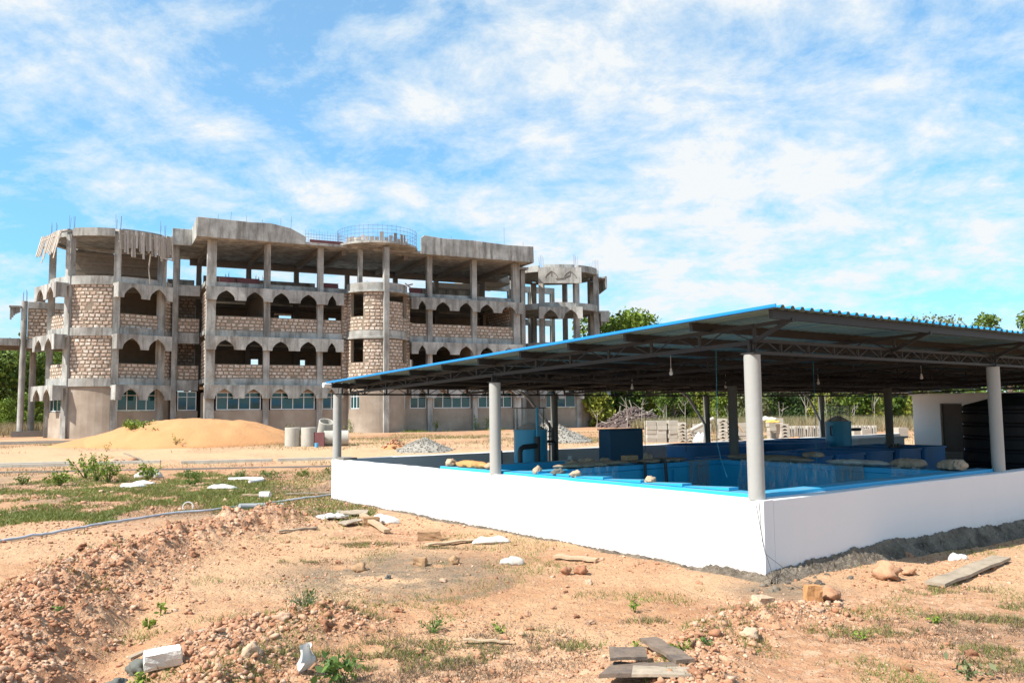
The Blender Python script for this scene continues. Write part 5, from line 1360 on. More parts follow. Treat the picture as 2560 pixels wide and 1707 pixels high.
for k in range(90):
    a = rnd.uniform(0, 2 * PI); q = rnd.uniform(0, .85); X, Y = 9.6 + 3.0 * q * math.cos(a), 66 + 1.8 * q * math.sin(a); Z = gz(X, Y) + 1.35 * (1 - q ** 1.3)
    d = Vector((rnd.uniform(-1, 1), rnd.uniform(-1, 1), rnd.uniform(-.3, .3))).normalized() * rnd.uniform(.3, .8); m.bar(Vector((X, Y, Z)) - d, Vector((X, Y, Z + .1)) + d, .10, .04)
o = m.build('timber_scrap', M['grey_timber'], rb); tag(o, kind='stuff')
# concrete rings
def ring(x_, y_, h_, r, label, rot=(0, 0, 0), dz=0.0):
    o = empty('concrete_ring', (x_, y_, gz(x_, y_) + dz), 0, label, 'concrete pipe', 'concrete pipe rings'); o.rotation_euler = rot
    MB().lathe([(r - .06, -.02), (r, -.02), (r, h_ - .015), (r - .015, h_), (r - .045, h_), (r - .06, h_ - .015)], 40, closed=True).build('pipe_shell', M['pipe_concrete'], o, smooth=True); return o
ring(-10.62, 40.2, .90, .37, 'standing concrete pipe ring, left of the two upright ones')
ring(-9.85, 40.2, .90, .36, 'standing concrete pipe ring, right of the two upright ones')
ring(-9.42, 41.5, .90, .37, 'concrete pipe ring tilted on top behind the upright ones', (.35, .25, 0), .33)
o = ring(-9.15, 40.4, 1.15, .37, 'concrete pipe ring lying on its side by the upright ones', (PI / 2, 0, PI / 2 + .25), .36)
m = MB(); m.obox((-9.28, 39.95, gz(-9.7, 40) + .33), (.3, 1, 0), (1, -.3, 0), (0, 0, 1), .05, .55, .66); o = m.build('rusty_plate', M['maroon']); tag(o, 'rusty brown plate leaning at the mouth of the lying pipe', 'metal plate')
o = MB().cyl((-9.3, 39.5), .085, gz(-9.75, 39.5) - .01, gz(-9.75, 39.5) + .2, 16, .095).build('paint_tin', M['bluecup'], smooth=True); tag(o, 'small blue tin standing before the concrete pipes', 'tin')
# kerb stones along the track
def kerbstone(a, b, label, w=.13, h_=.16):
    za, zb = gz(*a), gz(*b); m = MB(); m.bar((a[0], a[1], za + .04), (b[0], b[1], zb + .04), w, h_); o = m.build('kerb_stone', M['pipe_concrete'], bevel=.012); return tag(o, label, 'kerb stone', 'kerb stones along the track')
kerbstone((-20.2, 32.8), (-17.6, 33.2), 'pale kerb stone by the track, leftmost'); kerbstone((-20.0, 32.0), (-17.2, 32.5), 'long kerb stone by the track, second from the left')
kerbstone((-16.4, 32.9), (-14.0, 33.2), 'kerb stone by the track under the pile of broken blocks'); kerbstone((-13.0, 32.7), (-9.6, 33.3), 'kerb stone by the track, right of the broken blocks'); kerbstone((-9.4, 33.34), (-6.6, 33.9), 'kerb stone by the track, rightmost')
ks = MB().box(-12.0, 12.0, -.08, .08, -.1, .05).build('track_kerb', M['dark_concrete'], None, loc=(-13, 29.9, gz(-13, 29.9)), rot=(0, 0, .13)); tag(ks, kind='structure')
# pile of broken blocks beside the track
for k in range(9):
    X, Y = -15.5 + rnd.uniform(-1.0, 1.0), 33.9 + rnd.uniform(-.35, .35)
    stone_at((X, Y, gz(X, Y) - .03), rnd.uniform(.12, .22), 'orange_block' if k % 2 else 'stone', 'broken orange block in the small pile by the track', 60 + k, .6, 1, 'broken block', 'broken blocks by the track')
def board(a, b, w, th, mat, label, lift=(0.02, 0.02), name='plank', cat='plank'):
    za, zb = gz(*a) + lift[0], gz(*b) + lift[1]
    m = MB(); d = Vector((b[0] - a[0], b[1] - a[1], zb - za)); n_ = 6; sd = d.cross(Vector((0, 0, 1))).normalized() * w / 2
    vs = []
    for i in range(n_ + 1):
        p = Vector((a[0], a[1], za)) + d * (i / n_) + Vector((0, 0, .008 * math.sin(i * 2.1)))
        j = rnd.uniform(-.006, .006)
        for sx, zz in ((-1, 0), (1, 0), (1, th), (-1, th)): vs.append(p + sd * (sx + j / w) + Vector((0, 0, zz)))
    fs = [(i * 4 + k, i * 4 + (k + 1) % 4, i * 4 + 4 + (k + 1) % 4, i * 4 + 4 + k) for i in range(n_) for k in range(4)] + [(3, 2, 1, 0), tuple(n_ * 4 + k for k in range(4))]
    m.add(vs, fs); return tag(m.build(name, M[mat]), label, cat)
board((-15.7, 33.7), (-14.8, 33.6), .16, .03, 'plank', 'grey board leaning on the broken blocks by the track', (.35, .03))
board((4.74, 9.55), (6.20, 10.75), .22, .035, 'plank', 'long grey plank lying on the soil in front of the right wall')
board((1.10, 7.05), (1.26, 6.30), .15, .03, 'old_ply', 'weathered plank lying beside the charred plywood', (.05, .03))
def sheet(cx, cy, w, l_, rz, mat, label, name, cat, th=.014, tilt=(0, 0), lift=.03, warp=.02, poly=None):
    m = MB(); n_ = 8; vs = []
    for zz in (0, th):
        for i in range(n_ + 1):
            for j in range(n_ + 1):
                x_ = (i / n_ - .5) * w; y_ = (j / n_ - .5) * l_
                if poly: x_, y_ = poly(x_, y_)
                z_ = zz + tilt[0] * x_ + tilt[1] * y_ + warp * (float(fbm(np.array([i * .45 + cx]), np.array([j * .45 + cy]), 17, 3)) - .5) * 2
                X, Y = cx + x_ * math.cos(rz) - y_ * math.sin(rz), cy + x_ * math.sin(rz) + y_ * math.cos(rz); vs.append((X, Y, gz(cx, cy) + lift + z_))
    N = n_ + 1; Q = N * N; fs = []
    for i in range(n_):
        for j in range(n_):
            fs.append((Q + i * N + j, Q + (i + 1) * N + j, Q + (i + 1) * N + j + 1, Q + i * N + j + 1)); fs.append((i * N + j, i * N + j + 1, (i + 1) * N + j + 1, (i + 1) * N + j))
    for i in range(n_):
        for a, b in (((i) * N, (i + 1) * N), ((i + 1) * N + n_, i * N + n_), (i + 1, i), (n_ * N + i, n_ * N + i + 1)): fs.append((a, b, Q + b, Q + a))
    m.add(vs, fs); o = m.build(name, M[mat]); return tag(o, label, cat)
skew = lambda x, y: (x + .35 * y, y)
sheet(.93, 6.25, .52, .30, -.15, 'old_ply', 'lower sheet of charred plywood near the bottom edge, split at its end', 'plywood_sheet', 'plywood', .03, (0.03, -.02), .05, .015, skew)
sheet(.86, 6.50, .30, .26, .25, 'old_ply', 'upper sheet of charred plywood lying on the lower one', 'plywood_sheet', 'plywood', .022, (-.08, .03), .11, .012, skew)
sheet(1.05, 6.12, .42, .20, -.2, 'plank', 'pale splintered plywood under the charred sheets', 'plywood_sheet', 'plywood', .02, (.02, 0), .03, .01)
board((-2.78, 15.4), (-2.12, 14.05), .11, .05, 'pale_plank', 'pale broken plank lying before the white wall beside the sacks', (.10, .03))
board((-1.32, 12.68), (-.6, 13.15), .13, .025, 'pale_plank', 'pale plank lying by the white sack near the wall')
board((.55, 11.45), (1.10, 11.2), .15, .03, 'pale_plank', 'short pale offcut lying near the wall toward the corner')
board((-5.6, 20.6), (-3.5, 21.1), .12, .03, 'plank', 'long grey batten lying left of the white wall')
board((-6.6, 20.4), (-5.9, 20.5), .12, .04, 'pale_plank', 'short pale batten lying among the grass left of the wall')
board((-4.9, 14.0), (-4.55, 14.05), .1, .02, 'pale_plank', 'small scrap of batten on the bare soil left of the wall')
board((-3.9, 13.9), (-3.4, 14.5), .07, .03, 'plank', 'thin batten lying in front of the white refuse sack')
board((-.45, 7.35), (-.05, 7.3), .05, .012, 'pale_plank', 'thin pale lath lying among the brown turf')
board((-3.15, 6.95), (-2.75, 7.5), .05, .02, 'plank', 'thin stick lying on the rubble above the white block')
sheet(-3.35, 15.5, .62, .40, .3, 'litter', 'white flattened sack lying below the far left corner of the wall', 'flat_sack', 'sack', .03, (0, 0), .03, .05, lambda x, y: (x * (1 - .5 * abs(y) / .2), y))
sheet(-3.15, 16.3, .62, .5, .1, 'plank', 'grey-brown board lying behind the flattened sack', 'board', 'board', .02, (.02, 0), .05, .03)
sheet(-2.9, 15.0, .38, .34, .7, 'plank', 'grey-brown board scrap beside the flattened sack', 'board', 'board', .02, (.1, 0), .04, .02)
sheet(-4.85, 16.1, .6, .35, .4, 'plank', 'thin pale grey sheet lying alone on the sandy ground', 'board', 'board', .01, (0, 0), .02, .02, lambda x, y: (x + .5 * y, y))
def bag(cx, cy, w, l_, h_, rz, mat, label, seed, name='plastic_sack', cat='sack', group=None):
    n_, K = 20, 14; vs = []
    for i in range(n_ + 1):
        q = i / n_ * 2 - 1
        for j in range(K):
            a = 2 * PI * j / K; r_ = (1 - abs(q) ** 2.6) ** .5
            k_ = 1 + .45 * (float(fbm(np.array([q * 2.2 + seed]), np.array([math.cos(a) * 1.2 + math.sin(a) * .7 + seed]), seed, 4)) - .5) * 2
            x_ = q * l_ / 2; y_ = w / 2 * math.cos(a) * r_ * k_; z_ = h_ * (.35 + .65 * math.sin(a)) * r_ * k_
            X, Y = cx + x_ * math.cos(rz) - y_ * math.sin(rz), cy + x_ * math.sin(rz) + y_ * math.cos(rz); vs.append((X, Y, gz(cx, cy) + max(z_, -.02)))
    fs = [(i * K + j, i * K + (j + 1) % K, (i + 1) * K + (j + 1) % K, (i + 1) * K + j) for i in range(n_) for j in range(K)]
    m = MB(); m.add(vs, fs); return tag(m.build(name, M[mat], smooth=True), label, cat, group)
bag(-2.35, 15.35, .30, .62, .15, -.5, 'litter', 'white plastic sack lying against the foot of the wall behind the tan block', 1)
bag(-.35, 12.95, .28, .62, .09, .25, 'sack', 'dirty white sack lying against the wall beside the pale plank', 2)
bag(-.03, 11.05, .15, .34, .09, -.2, 'sack', 'crumpled white bag lying on open soil in front of the wall', 3)
bag(-10.4, 22.9, .36, .72, .14, .1, 'litter', 'white cement bag lying in the grass, lower of two on the left', 4); bag(-10.6, 24.0, .25, .72, .10, 0, 'litter', 'white cement bag lying in the grass, upper of two on the left', 5)
bag(-7.75, 22.3, .34, .85, .12, -.1, 'litter', 'white torn bag lying in the grass right of the two bags', 6)
bag(-11.6, 26.6, .5, .9, .22, .1, 'sack', 'greyish bag half hidden in weeds near the track', 7)
bag(5.75, 10.95, .14, .26, .09, .1, 'litter', 'small scrap of white plastic by the dark cement at the right wall', 8, 'plastic_scrap', 'scrap')
# the white block, the other loose blocks
def block(cx, cy, dx, dy, dz, rz, mat, label, tilt=(0, 0), lift=0.0, cat='block'):
    m = MB(); n_ = 5; bm = bmesh.new(); bmesh.ops.create_cube(bm, size=1); bmesh.ops.subdivide_edges(bm, edges=bm.edges, cuts=3, use_grid_fill=True)
    r = random.Random(int(cx * 100 + cy * 10))
    for v in bm.verts:
        k_ = .98 if abs(v.co.x) > .49 and abs(v.co.y) > .49 or abs(v.co.x) > .49 and abs(v.co.z) > .49 or abs(v.co.z) > .49 and abs(v.co.y) > .49 else 1
        v.co = Vector((v.co.x * dx * k_ + r.uniform(-.008, .008), v.co.y * dy * k_ + r.uniform(-.008, .008), v.co.z * dz * k_ + r.uniform(-.006, .006)))
    me = bpy.data.meshes.new('loose_block'); bm.to_mesh(me); bm.free(); me.materials.append(M[mat])
    o = link('loose_block', me, None, (cx, cy, gz(cx, cy) + dz / 2 + lift - .01), (tilt[0], tilt[1], rz)); return tag(o, label, cat)
block(-2.72, 6.58, .27, .15, .12, .42, 'white_block', 'whitewashed stone block lying on the rubble at bottom left', (.12, -.10), .02)
stone_at((-2.92, 6.62, gz(-2.92, 6.62) - .02), .085, 'grey_stone', 'grey stone touching the left end of the white block', 31)
stone_at((-2.95, 6.32, gz(-2.95, 6.32) - .02), .075, 'grey_stone', 'grey angular stone below the white block, near the bottom edge', 32)
stone_at((-2.78, 6.25, gz(-2.78, 6.25) - .01), .06, 'tan_block', 'pinkish stone at the bottom edge below the white block', 33)
stone_at((-1.98, 6.42, gz(-1.98, 6.42) - .02), .085, 'pale_stone', 'pale split stone at the bottom edge right of the white block', 34)
block(-2.55, 15.0, .30, .2, .16, .3, 'tan_block', 'tan block by the wall, beside the white plastic sack')
block(-1.35, 13.35, .36, .18, .15, .1, 'tan_block', 'pale tan block at the foot of the wall above the pale plank')
block(-1.22, 10.95, .16, .12, .11, -.2, 'tan_block', 'small tan block on the dark stained soil')
block(3.08, 8.75, .17, .10, .22, .12, 'orange_block', 'upright orange block at the foot of the near wall corner', (0, .05), -.02)
block(2.52, 8.62, .20, .14, .10, .5, 'pale_stone', 'pale stone block lying in the hollow at the wall corner', (.1, .1), 0)
stone_at((3.32, 8.93, gz(3.32, 8.93)), .10, 'stone', 'reddish coral boulder behind the orange block', 41)
stone_at((4.38, 9.98, gz(4.38, 9.98)), .13, 'stone', 'large pinkish coral boulder against the dark cement of the right wall', 42)
stone_at((4.75, 10.2, gz(4.75, 10.2)), .08, 'stone', 'small pinkish stone right of the large boulder at the wall', 43)
stone_at((3.25, 8.52, gz(3.25, 8.52) - .02), .055, 'pale_stone', 'small white stone right of the upright orange block', 44)
stone_at((-1.95, 10.7, gz(-1.95, 10.7) - .02), .085, 'tan_block', 'dark brown stone on the stained soil, left of the small block', 45)
stone_at((-.78, 11.0, gz(-.78, 11.0) - .02), .08, 'tan_block', 'brown stone on bare soil right of the small block', 46)
stone_at((-1.50, 10.05, gz(-1.5, 10.05) - .01), .04, 'grey_stone', 'small grey stone inside the stained ring', 47)
stone_at((5.78, 8.75, gz(5.78, 8.75) - .02), .10, 'tan_block', 'brown stone at the right edge of the picture below the plank', 48)
stone_at((2.0, 7.25, gz(2.0, 7.25) - .02), .085, 'pale_stone', 'broad pale stone set in the rubble left of the plank and plywood', 49, .5)
stone_at((1.22, 6.72, gz(1.22, 6.72) - .02), .10, 'pale_stone', 'pale orange flat stone behind the charred plywood', 50, .45)
stone_at((-4.05, 20.5, gz(-4.05, 20.5)), .2, 'grey_stone', 'grey boulder at the foot of the wall at its far left end', 51, .6)
stone_at((.62, 10.3, gz(.62, 10.3)), .07, 'stone', 'pair of orange stones on the soil below the crumpled white bag, left one', 52); stone_at((.82, 10.35, gz(.82, 10.35)), .08, 'stone', 'pair of orange stones on the soil below the crumpled white bag, right one', 53)
# scraps of pipe, the hose, the torn paper
m = MB(); m.lathe([(.045, 0), (.055, 0), (.055, .11), (.045, .11)], 24, closed=True)
o = m.build('pipe_offcut', M['pvc'], smooth=True, loc=(-6.95, 17.9, gz(-6.95, 17.9) + .05), rot=(PI / 2 - .2, 0, .4)); tag(o, 'short ring cut from white pipe standing in the grass', 'pipe')
o.scale = (2.0, 2.0, 1.2)
o = MB().cyl((0, 0), .09, 0, .24, 18).build('pipe_offcut', M['pvc'], smooth=True, loc=(-6.1, 20.2, gz(-6.1, 20.2) + .07), rot=(PI / 2, 0, PI / 2 - .1)); tag(o, 'white pipe offcut lying in the grass near the battens', 'pipe')
pp = [(-7.55 + .26 * math.cos(a) , 24.2 + .6 * math.sin(a), .06) for a in np.linspace(-1.2, 1.5, 9)] + [(-8.0, 24.9, .06), (-8.5, 25.0, .05)]
o = MB().tube([(x_, y_, gz(x_, y_) + z_) for x_, y_, z_ in pp], .045, 8).build('bent_pipe', M['pvc'], smooth=True); tag(o, 'hooked piece of white pipe lying in the grass', 'pipe')
m = MB(); 
m.tube([(-5.75, 17.6, gz(-5.75, 17.6) + .08), (-5.4, 17.9, gz(-5.4, 17.9) + .06), (-4.9, 17.9, gz(-4.9, 17.9) + .06)], .07, 10)
o = m.build('pipe_offcut', M['grey_pipe'], smooth=True); tag(o, 'grey pipe piece lying across the hose', 'pipe')
hp = [(-9.2, 11.9), (-8.1, 13.0), (-7.75, 13.9), (-7.55, 14.8), (-7.2, 15.7), (-6.95, 16.8), (-6.3, 17.4), (-5.9, 18.2), (-5.3, 19.2), (-4.75, 19.9), (-4.3, 20.6)]
pts = []
for i in range(len(hp) - 1):
    for k in range(8):
        q = k / 8; X, Y = hp[i][0] * (1 - q) + hp[i + 1][0] * q + .04 * math.sin(i * 3 + k * .6), hp[i][1] * (1 - q) + hp[i + 1][1] * q; pts.append((X, Y, gz(X, Y) + .035))
o = MB().tube(pts, .023, 8).build('hose', M['hose'], smooth=True); tag(o, 'pale blue-grey hose winding across the grass on the left', 'hose')
m = MB(); vs = []
for i in range(7):
    for j in range(5):
        x_ = (j / 4 - .5) * (.10 + .03 * math.sin(i)); z_ = i / 6 * .20; vs.append((-1.62 + x_ + .04 * math.sin(i * .7) + .09 * (i / 6) ** 2, 6.42 + .05 * math.cos(j * 1.4 + i * .5) - .02, gz(-1.62, 6.42) + .0 + z_))
m.add(vs, [(i * 5 + j, i * 5 + j + 1, (i + 1) * 5 + j + 1, (i + 1) * 5 + j) for i in range(6) for j in range(4)])
o = m.build('torn_paper', M['litter'], smooth=True); tag(o, 'torn piece of white paper standing in the rubble at the bottom edge', 'paper')
# loose stones large enough to pick out one by one: shared meshes
SME = [np_mesh('stone', V, F, M['stone']) for V, F in [coral(70 + i, 3, .8, 1.2) for i in range(10)]]
GP = 'loose coral stones in the foreground'
x, y = visible_xy(4000, 5.3, 13); rm = rock_mask(x, y); keep = free_yard(x, y) & (RNG.uniform(0, 1, len(x)) < .10 + .9 * rm)
x, y = x[keep], y[keep]
for k in range(230):
    s_ = float(np.clip(RNG.lognormal(math.log(.029), .38), .018, .07)); s_ *= .8 if y[k] < 7 else 1.0
    o = link('coral_stone', SME[k % len(SME)], None, (x[k], y[k], gz(x[k], y[k]) + s_ * .12), (RNG.uniform(-.5, .5), RNG.uniform(-.5, .5), RNG.uniform(0, 6.3)), (s_, s_ * RNG.uniform(.75, 1.2), s_ * RNG.uniform(.7, 1.1)))
    tag(o, 'loose pinkish coral stone lying on the red soil', 'stone', GP)

# ------------------------------------------------------------------ stacks of precast blocks beyond the enclosure
BX, BY = 6.3, 41.0
GB2 = 'precast concrete blocks stacked beyond the far wall'
def shared(fn, name, mat):
    return fn.mesh(name, M[mat])
flat_me = shared(MB().box(-.235, .235, -.2, .2, 0, .205), 'concrete_block', 'block')
def chan_mesh():
    m = MB(); pts = [(-.2, 0), (-.13, 0)] + [(-.13 + .26 * k / 8, .085 * math.sin(PI * k / 8) ** .7) for k in range(1, 8)] + [(.13, 0), (.2, 0), (.2, .155), (-.2, .155)]
    m.prism(pts, lambda a, b, d: (a, d, b), -.3, .3); return m.mesh('channel_block', M['block'])
chan_me = chan_mesh()
def stack(x_, y_, n, h_, me, name, label, rz=.15, w=1.0):
    z = gz(x_, y_) - .02
    for k in range(n):
        o = link(name, me, None, (x_ + rnd.uniform(-.025, .025), y_ + rnd.uniform(-.02, .02), z + k * (h_ + .006)), (0, 0, rz + rnd.uniform(-.04, .04)), (w, 1, 1)); tag(o, label, 'concrete block', GB2)
L1, L2 = 'pale flat concrete block in the block stacks beyond the far wall', 'grooved concrete channel block in the block stacks beyond the far wall'
px2x = lambda px, Y: (px - 1280) / 2072.56 * Y
for px_, n in ((1622, 5), (1648, 5), (1676, 5)):
    stack(px2x(px_, 41), 41.0, n, .205, flat_me, 'concrete_block', L1, .12)
    stack(px2x(px_, 41.6), 41.6, n, .205, flat_me, 'concrete_block', L1, .12)
for px_, n in ((1699, 6), (1718, 4), (1800, 7), (1812, 6), (1950, 5)): stack(px2x(px_, 41), 41.0, n, .155, chan_me, 'channel_block', L2, rnd.uniform(-.1, .1))
for px_, n in ((1740, 4), (1760, 4), (1826, 4), (1850, 4), (1870, 4), (1925, 5), (1938, 5)): stack(px2x(px_, 41.8), 41.8, n, .205, flat_me, 'concrete_block', L1, rnd.uniform(-.2, .2))
fin_me = shared(MB().box(-.03, .03, -.3, .3, 0, .62), 'upright_slab', 'block')
for k in range(46):
    X = px2x(1962, 44) + k * .105; o = link('upright_slab', fin_me, None, (X, 44 + .012 * k, gz(X, 44) - .02), (rnd.uniform(-.05, .05), rnd.uniform(-.12, .12), .2)); tag(o, 'thin slab standing on edge in the row left of the far drum filter', 'slab', 'slabs standing on edge')
for k, (px_, h_) in enumerate(((2130, .5), (2150, .45), (2240, .5))):
    m = MB().box(-.3, .3, -.3, .3, 0, h_); o = m.build('concrete_block', M['block'], None, loc=(px2x(px_, 43), 43, gz(px2x(px_, 43), 43)), rot=(0, 0, .3)); tag(o, ['squat block right of the far drum filter, left one', 'squat block right of the far drum filter, right one', 'squat block near the white plant room'][k], 'block')
# odds and ends on the stacks
X = px2x(1745, 41); o = MB().tube([(X - .55, 40.6, gz(X, 41) + .55), (X + .65, 40.9, gz(X, 41) + 1.12)], .10, 12).build('concrete_tube', M['pipe_concrete'], smooth=True); tag(o, 'concrete tube leaning over the block stacks left of a column', 'pipe')
X = px2x(1748, 40.3); bag(X, 40.2, .5, .9, .42, .05, 'litter', 'white bag leaning at the foot of the block stacks', 21)
X = px2x(1918, 41); o = bag(X, 41, .6, .95, .22, .1, 'sack', 'white bag lying on top of a block stack right of the near column', 22); o.location.z += .92
o = bag(X + .1, 40.75, .3, .75, .12, .1, 'yellow', 'yellow bag under the white one on the block stack', 23); o.location.z += .86
X = px2x(1975, 40); bag(X, 40, .4, .9, .2, .1, 'orange_litter', 'heap of orange scraps before the row of standing slabs', 24, 'orange_scraps', 'scraps')
m = MB()
X = px2x(1838, 40.6); Zg = gz(X, 40.6)
m.bar((X - .15, 40.5, Zg + 1.0), (X + .28, 40.5, Zg + .42), .10, .06); o = m.build('plank', M['pale_plank']); tag(o, 'pale plank leaning on the block stacks left of the near column', 'plank')
# ------------------------------------------------------------------ plants
def leaf_cloud(pts, size, up=.3, aspect=.55, var=.4):
    """one kite-shaped leaf per point"""
    n = len(pts); pts = np.asarray(pts, float)
    d = RNG.normal(size=(n, 3)); d /= np.linalg.norm(d, axis=1)[:, None]
    nn = RNG.normal(size=(n, 3)); nn[:, 2] = np.abs(nn[:, 2]) + up; nn -= d * (nn * d).sum(1)[:, None]; nn /= np.linalg.norm(nn, axis=1)[:, None]
    b = np.cross(d, nn); s = size * (1 + var * RNG.uniform(-1, 1, n))[:, None]
    p0 = pts - d * s * .5; p1 = pts + b * s * aspect * .5; p2 = pts + d * s * .5 - nn * s * .12; p3 = pts - b * s * aspect * .5
    V = np.stack([p0, p1, p2, p3], 1).reshape(-1, 3); F = np.arange(4 * n).reshape(n, 4); return V, F
def crown_points(cs, n):
    """points spread on and through a set of clumps (x, y, z, r): denser toward each clump's skin"""
    cs = np.array(cs, float); w = cs[:, 3] ** 2; k = RNG.choice(len(cs), n, p=w / w.sum())
    d = RNG.normal(size=(n, 3)); d /= np.linalg.norm(d, axis=1)[:, None]; r = cs[k, 3] * RNG.uniform(.35, 1, n) ** .45 * (1 + .18 * RNG.normal(size=n))
    return cs[k, :3] + d * r[:, None] * (1, 1, .85)
def limb(m, a, b, r0, r1, bend=.15, n=5):
    a, b = Vector(a), Vector(b); L = (b - a).length; off = Vector((rnd.uniform(-1, 1), rnd.uniform(-1, 1), rnd.uniform(-.3, .3))) * bend * L
    path = [a.lerp(b, i / n) + off * math.sin(PI * i / n) for i in range(n + 1)]; m.tube(path, r0, 7, radii=[r0 + (r1 - r0) * i / n for i in range(n + 1)])
def make_tree(name, x_, y_, h_, w, nclump, nleaf, lsize, mat, label, cat, group, trunk_h=.35, seed=0, base=None, crown_from=.3, trunk_r=None):
    r = random.Random(seed); z0 = gz(x_, y_) if base is None else base
    root = empty(name, (x_, y_, z0), 0, label, cat, group)
    cl = []
    for k in range(nclump):
        a = r.uniform(0, 2 * PI); zz = r.uniform(crown_from, 1.0); prof = math.sin(PI * min(1, .18 + .82 * (1 - (zz - crown_from) / (1 - crown_from) * .9))) ** .6 if crown_from > .15 else (1 - .6 * zz)
        q = r.uniform(.15, 1) * w / 2 * max(prof, .25); cr = w * r.uniform(.10, .20)
        cl.append((q * math.cos(a), q * math.sin(a), min(zz * h_, h_ - cr * .7), cr))
    V, F = leaf_cloud(crown_points(cl, nleaf), lsize)
    link('crown', np_mesh('crown', V, F, M[mat]), root)
    m = MB(); tr = trunk_r or max(.04, h_ * .022); top = (r.uniform(-.1, .1) * w, r.uniform(-.1, .1) * w, h_ * max(trunk_h, .3))
    limb(m, (0, 0, -.2), top, tr, tr * .7, .06)
    for c_ in r.sample(cl, min(9, len(cl))): limb(m, (top[0] * .9, top[1] * .9, top[2] * r.uniform(.55, 1)), c_[:3], tr * .5, tr * .12, .12)
    m.build('trunk', M['bark'], root, smooth=True); return root
# far trees that stand above the roof line and left of the building
make_tree('tree', 9.6, 78, 10.5, 9.0, 38, 9000, .42, 'leaf', 'leafy green tree rising beyond the right tower above the blue roof', 'tree', None, .3, 1, crown_from=.25)
make_tree('tree', 5.0, 96, 9.2, 7, 26, 2600, .34, 'leaf_pale', 'thin pale tree seen through the right tower', 'tree', None, .5, 2)
make_tree('tree', 40.0, 80, 9.9, 7, 30, 2200, .32, 'leaf_pale', 'thin pale treetop above the shelter roof at the right', 'tree', None, .5, 3)
make_tree('tree', 48.0, 80, 10.2, 6, 26, 4500, .40, 'leaf_mid', 'dense treetop above the shelter roof at the right edge', 'tree', None, .4, 4)
k = 0
for px_, Y, h_, w, mat in ((-40, 92, 9.5, 9, 'leaf_mid'), (30, 88, 9.0, 9, 'leaf_mid'), (95, 95, 10, 9, 'leaf_mid'), (-90, 86, 9, 8, 'leaf_dark'), (150, 98, 9.5, 8, 'leaf_mid'), (60, 100, 11, 9, 'leaf_dark')):
    X = (px_ - 1280) / 2072.56 * Y
    make_tree('tree', X, Y, h_, w, 34, 5200, .42, mat, ['broad green tree behind the porch columns at the far left', 'dense tree behind the porch columns at the far left'][k % 2], 'tree', 'trees behind the porch at the far left', .3, 20 + k, crown_from=.18); k += 1
for px_, Y, h_, w, mat, lb in ((15, 78, 3.0, 3.6, 'leaf', 'bright bush between the first two porch columns'), (88, 76, 3.2, 3.4, 'leaf', 'rounded bright bush between the porch columns and the left tower'), (118, 80, 3.0, 2.8, 'leaf', 'yellow-green bush close to the left tower')):
    make_tree('bush', (px_ - 1280) / 2072.56 * Y, Y, h_, w, 22, 3600, .22, mat, lb, 'bush', None, .2, 40 + k, crown_from=.05); k += 1
# bushes and young trees beyond the yard, seen under the roof
BG = 'bushes beyond the yard, seen under the shelter roof'
spec = []
for px_ in range(1505, 2330, 42):
    Y = 66 + 14 * rnd.random(); spec.append((px_ + rnd.uniform(-14, 14), Y, rnd.uniform(2.6, 4.6), rnd.uniform(3.0, 4.6), rnd.choice(['leaf', 'leaf_mid', 'leaf_yellow', 'leaf_mid', 'leaf_dark', 'leaf_yellow', 'leaf_pale'])))
for px_ in range(1480, 2420, 60):
    Y = 88 + 16 * rnd.random(); spec.append((px_ + rnd.uniform(-20, 20), Y, rnd.uniform(5.0, 7.5), rnd.uniform(5, 8), rnd.choice(['leaf_mid', 'leaf_dark', 'leaf_mid', 'leaf_pale'])))
TONE = {'leaf': 'bright green bush', 'leaf_mid': 'mid green bush', 'leaf_yellow': 'yellow-green bush', 'leaf_dark': 'dark green bush', 'leaf_pale': 'pale thin-leaved bush'}
for k, (px_, Y, h_, w, mat) in enumerate(spec):
    make_tree('bush', (px_ - 1280) / 2072.56 * Y, Y, h_, w, 24, (2000, 3400, 2600)[k % 3] if Y < 85 else 2600, (.32, .20, .26)[k % 3] if Y < 85 else .36, mat, TONE[mat] + ' beyond the yard, seen under the blue roof', 'bush', BG, .2, 100 + k, crown_from=.04)
# big-leaved shrub at the right of that row
make_tree('shrub', (2235 - 1280) / 2072.56 * 58, 58, 3.3, 2.2, 14, 900, .55, 'leaf_mid', 'shrub with large drooping leaves left of the white plant room', 'shrub', None, .3, 77, crown_from=.25)
for k in range(14):                                   # bare pale stems standing in the dry grass
    px_ = 1500 + 56 * k + rnd.uniform(-20, 20); Y = 58 + 8 * rnd.random(); X = (px_ - 1280) / 2072.56 * Y; z = gz(X, Y); m = MB(); h_ = rnd.uniform(1.4, 2.6)
    limb(m, (X, Y, z - .1), (X + rnd.uniform(-.2, .2), Y, z + h_), .035, .012, .05)
    for q in range(4): limb(m, (X, Y, z + h_ * rnd.uniform(.4, .8)), (X + rnd.uniform(-.6, .6), Y + rnd.uniform(-.4, .4), z + h_ * rnd.uniform(.8, 1.1)), .016, .006, .1)
    tag(m.build('dead_shrub', M['grey_timber'], smooth=True), 'bare pale dead shrub standing in the dry grass beyond the yard', 'shrub', 'dead shrubs in the dry grass')
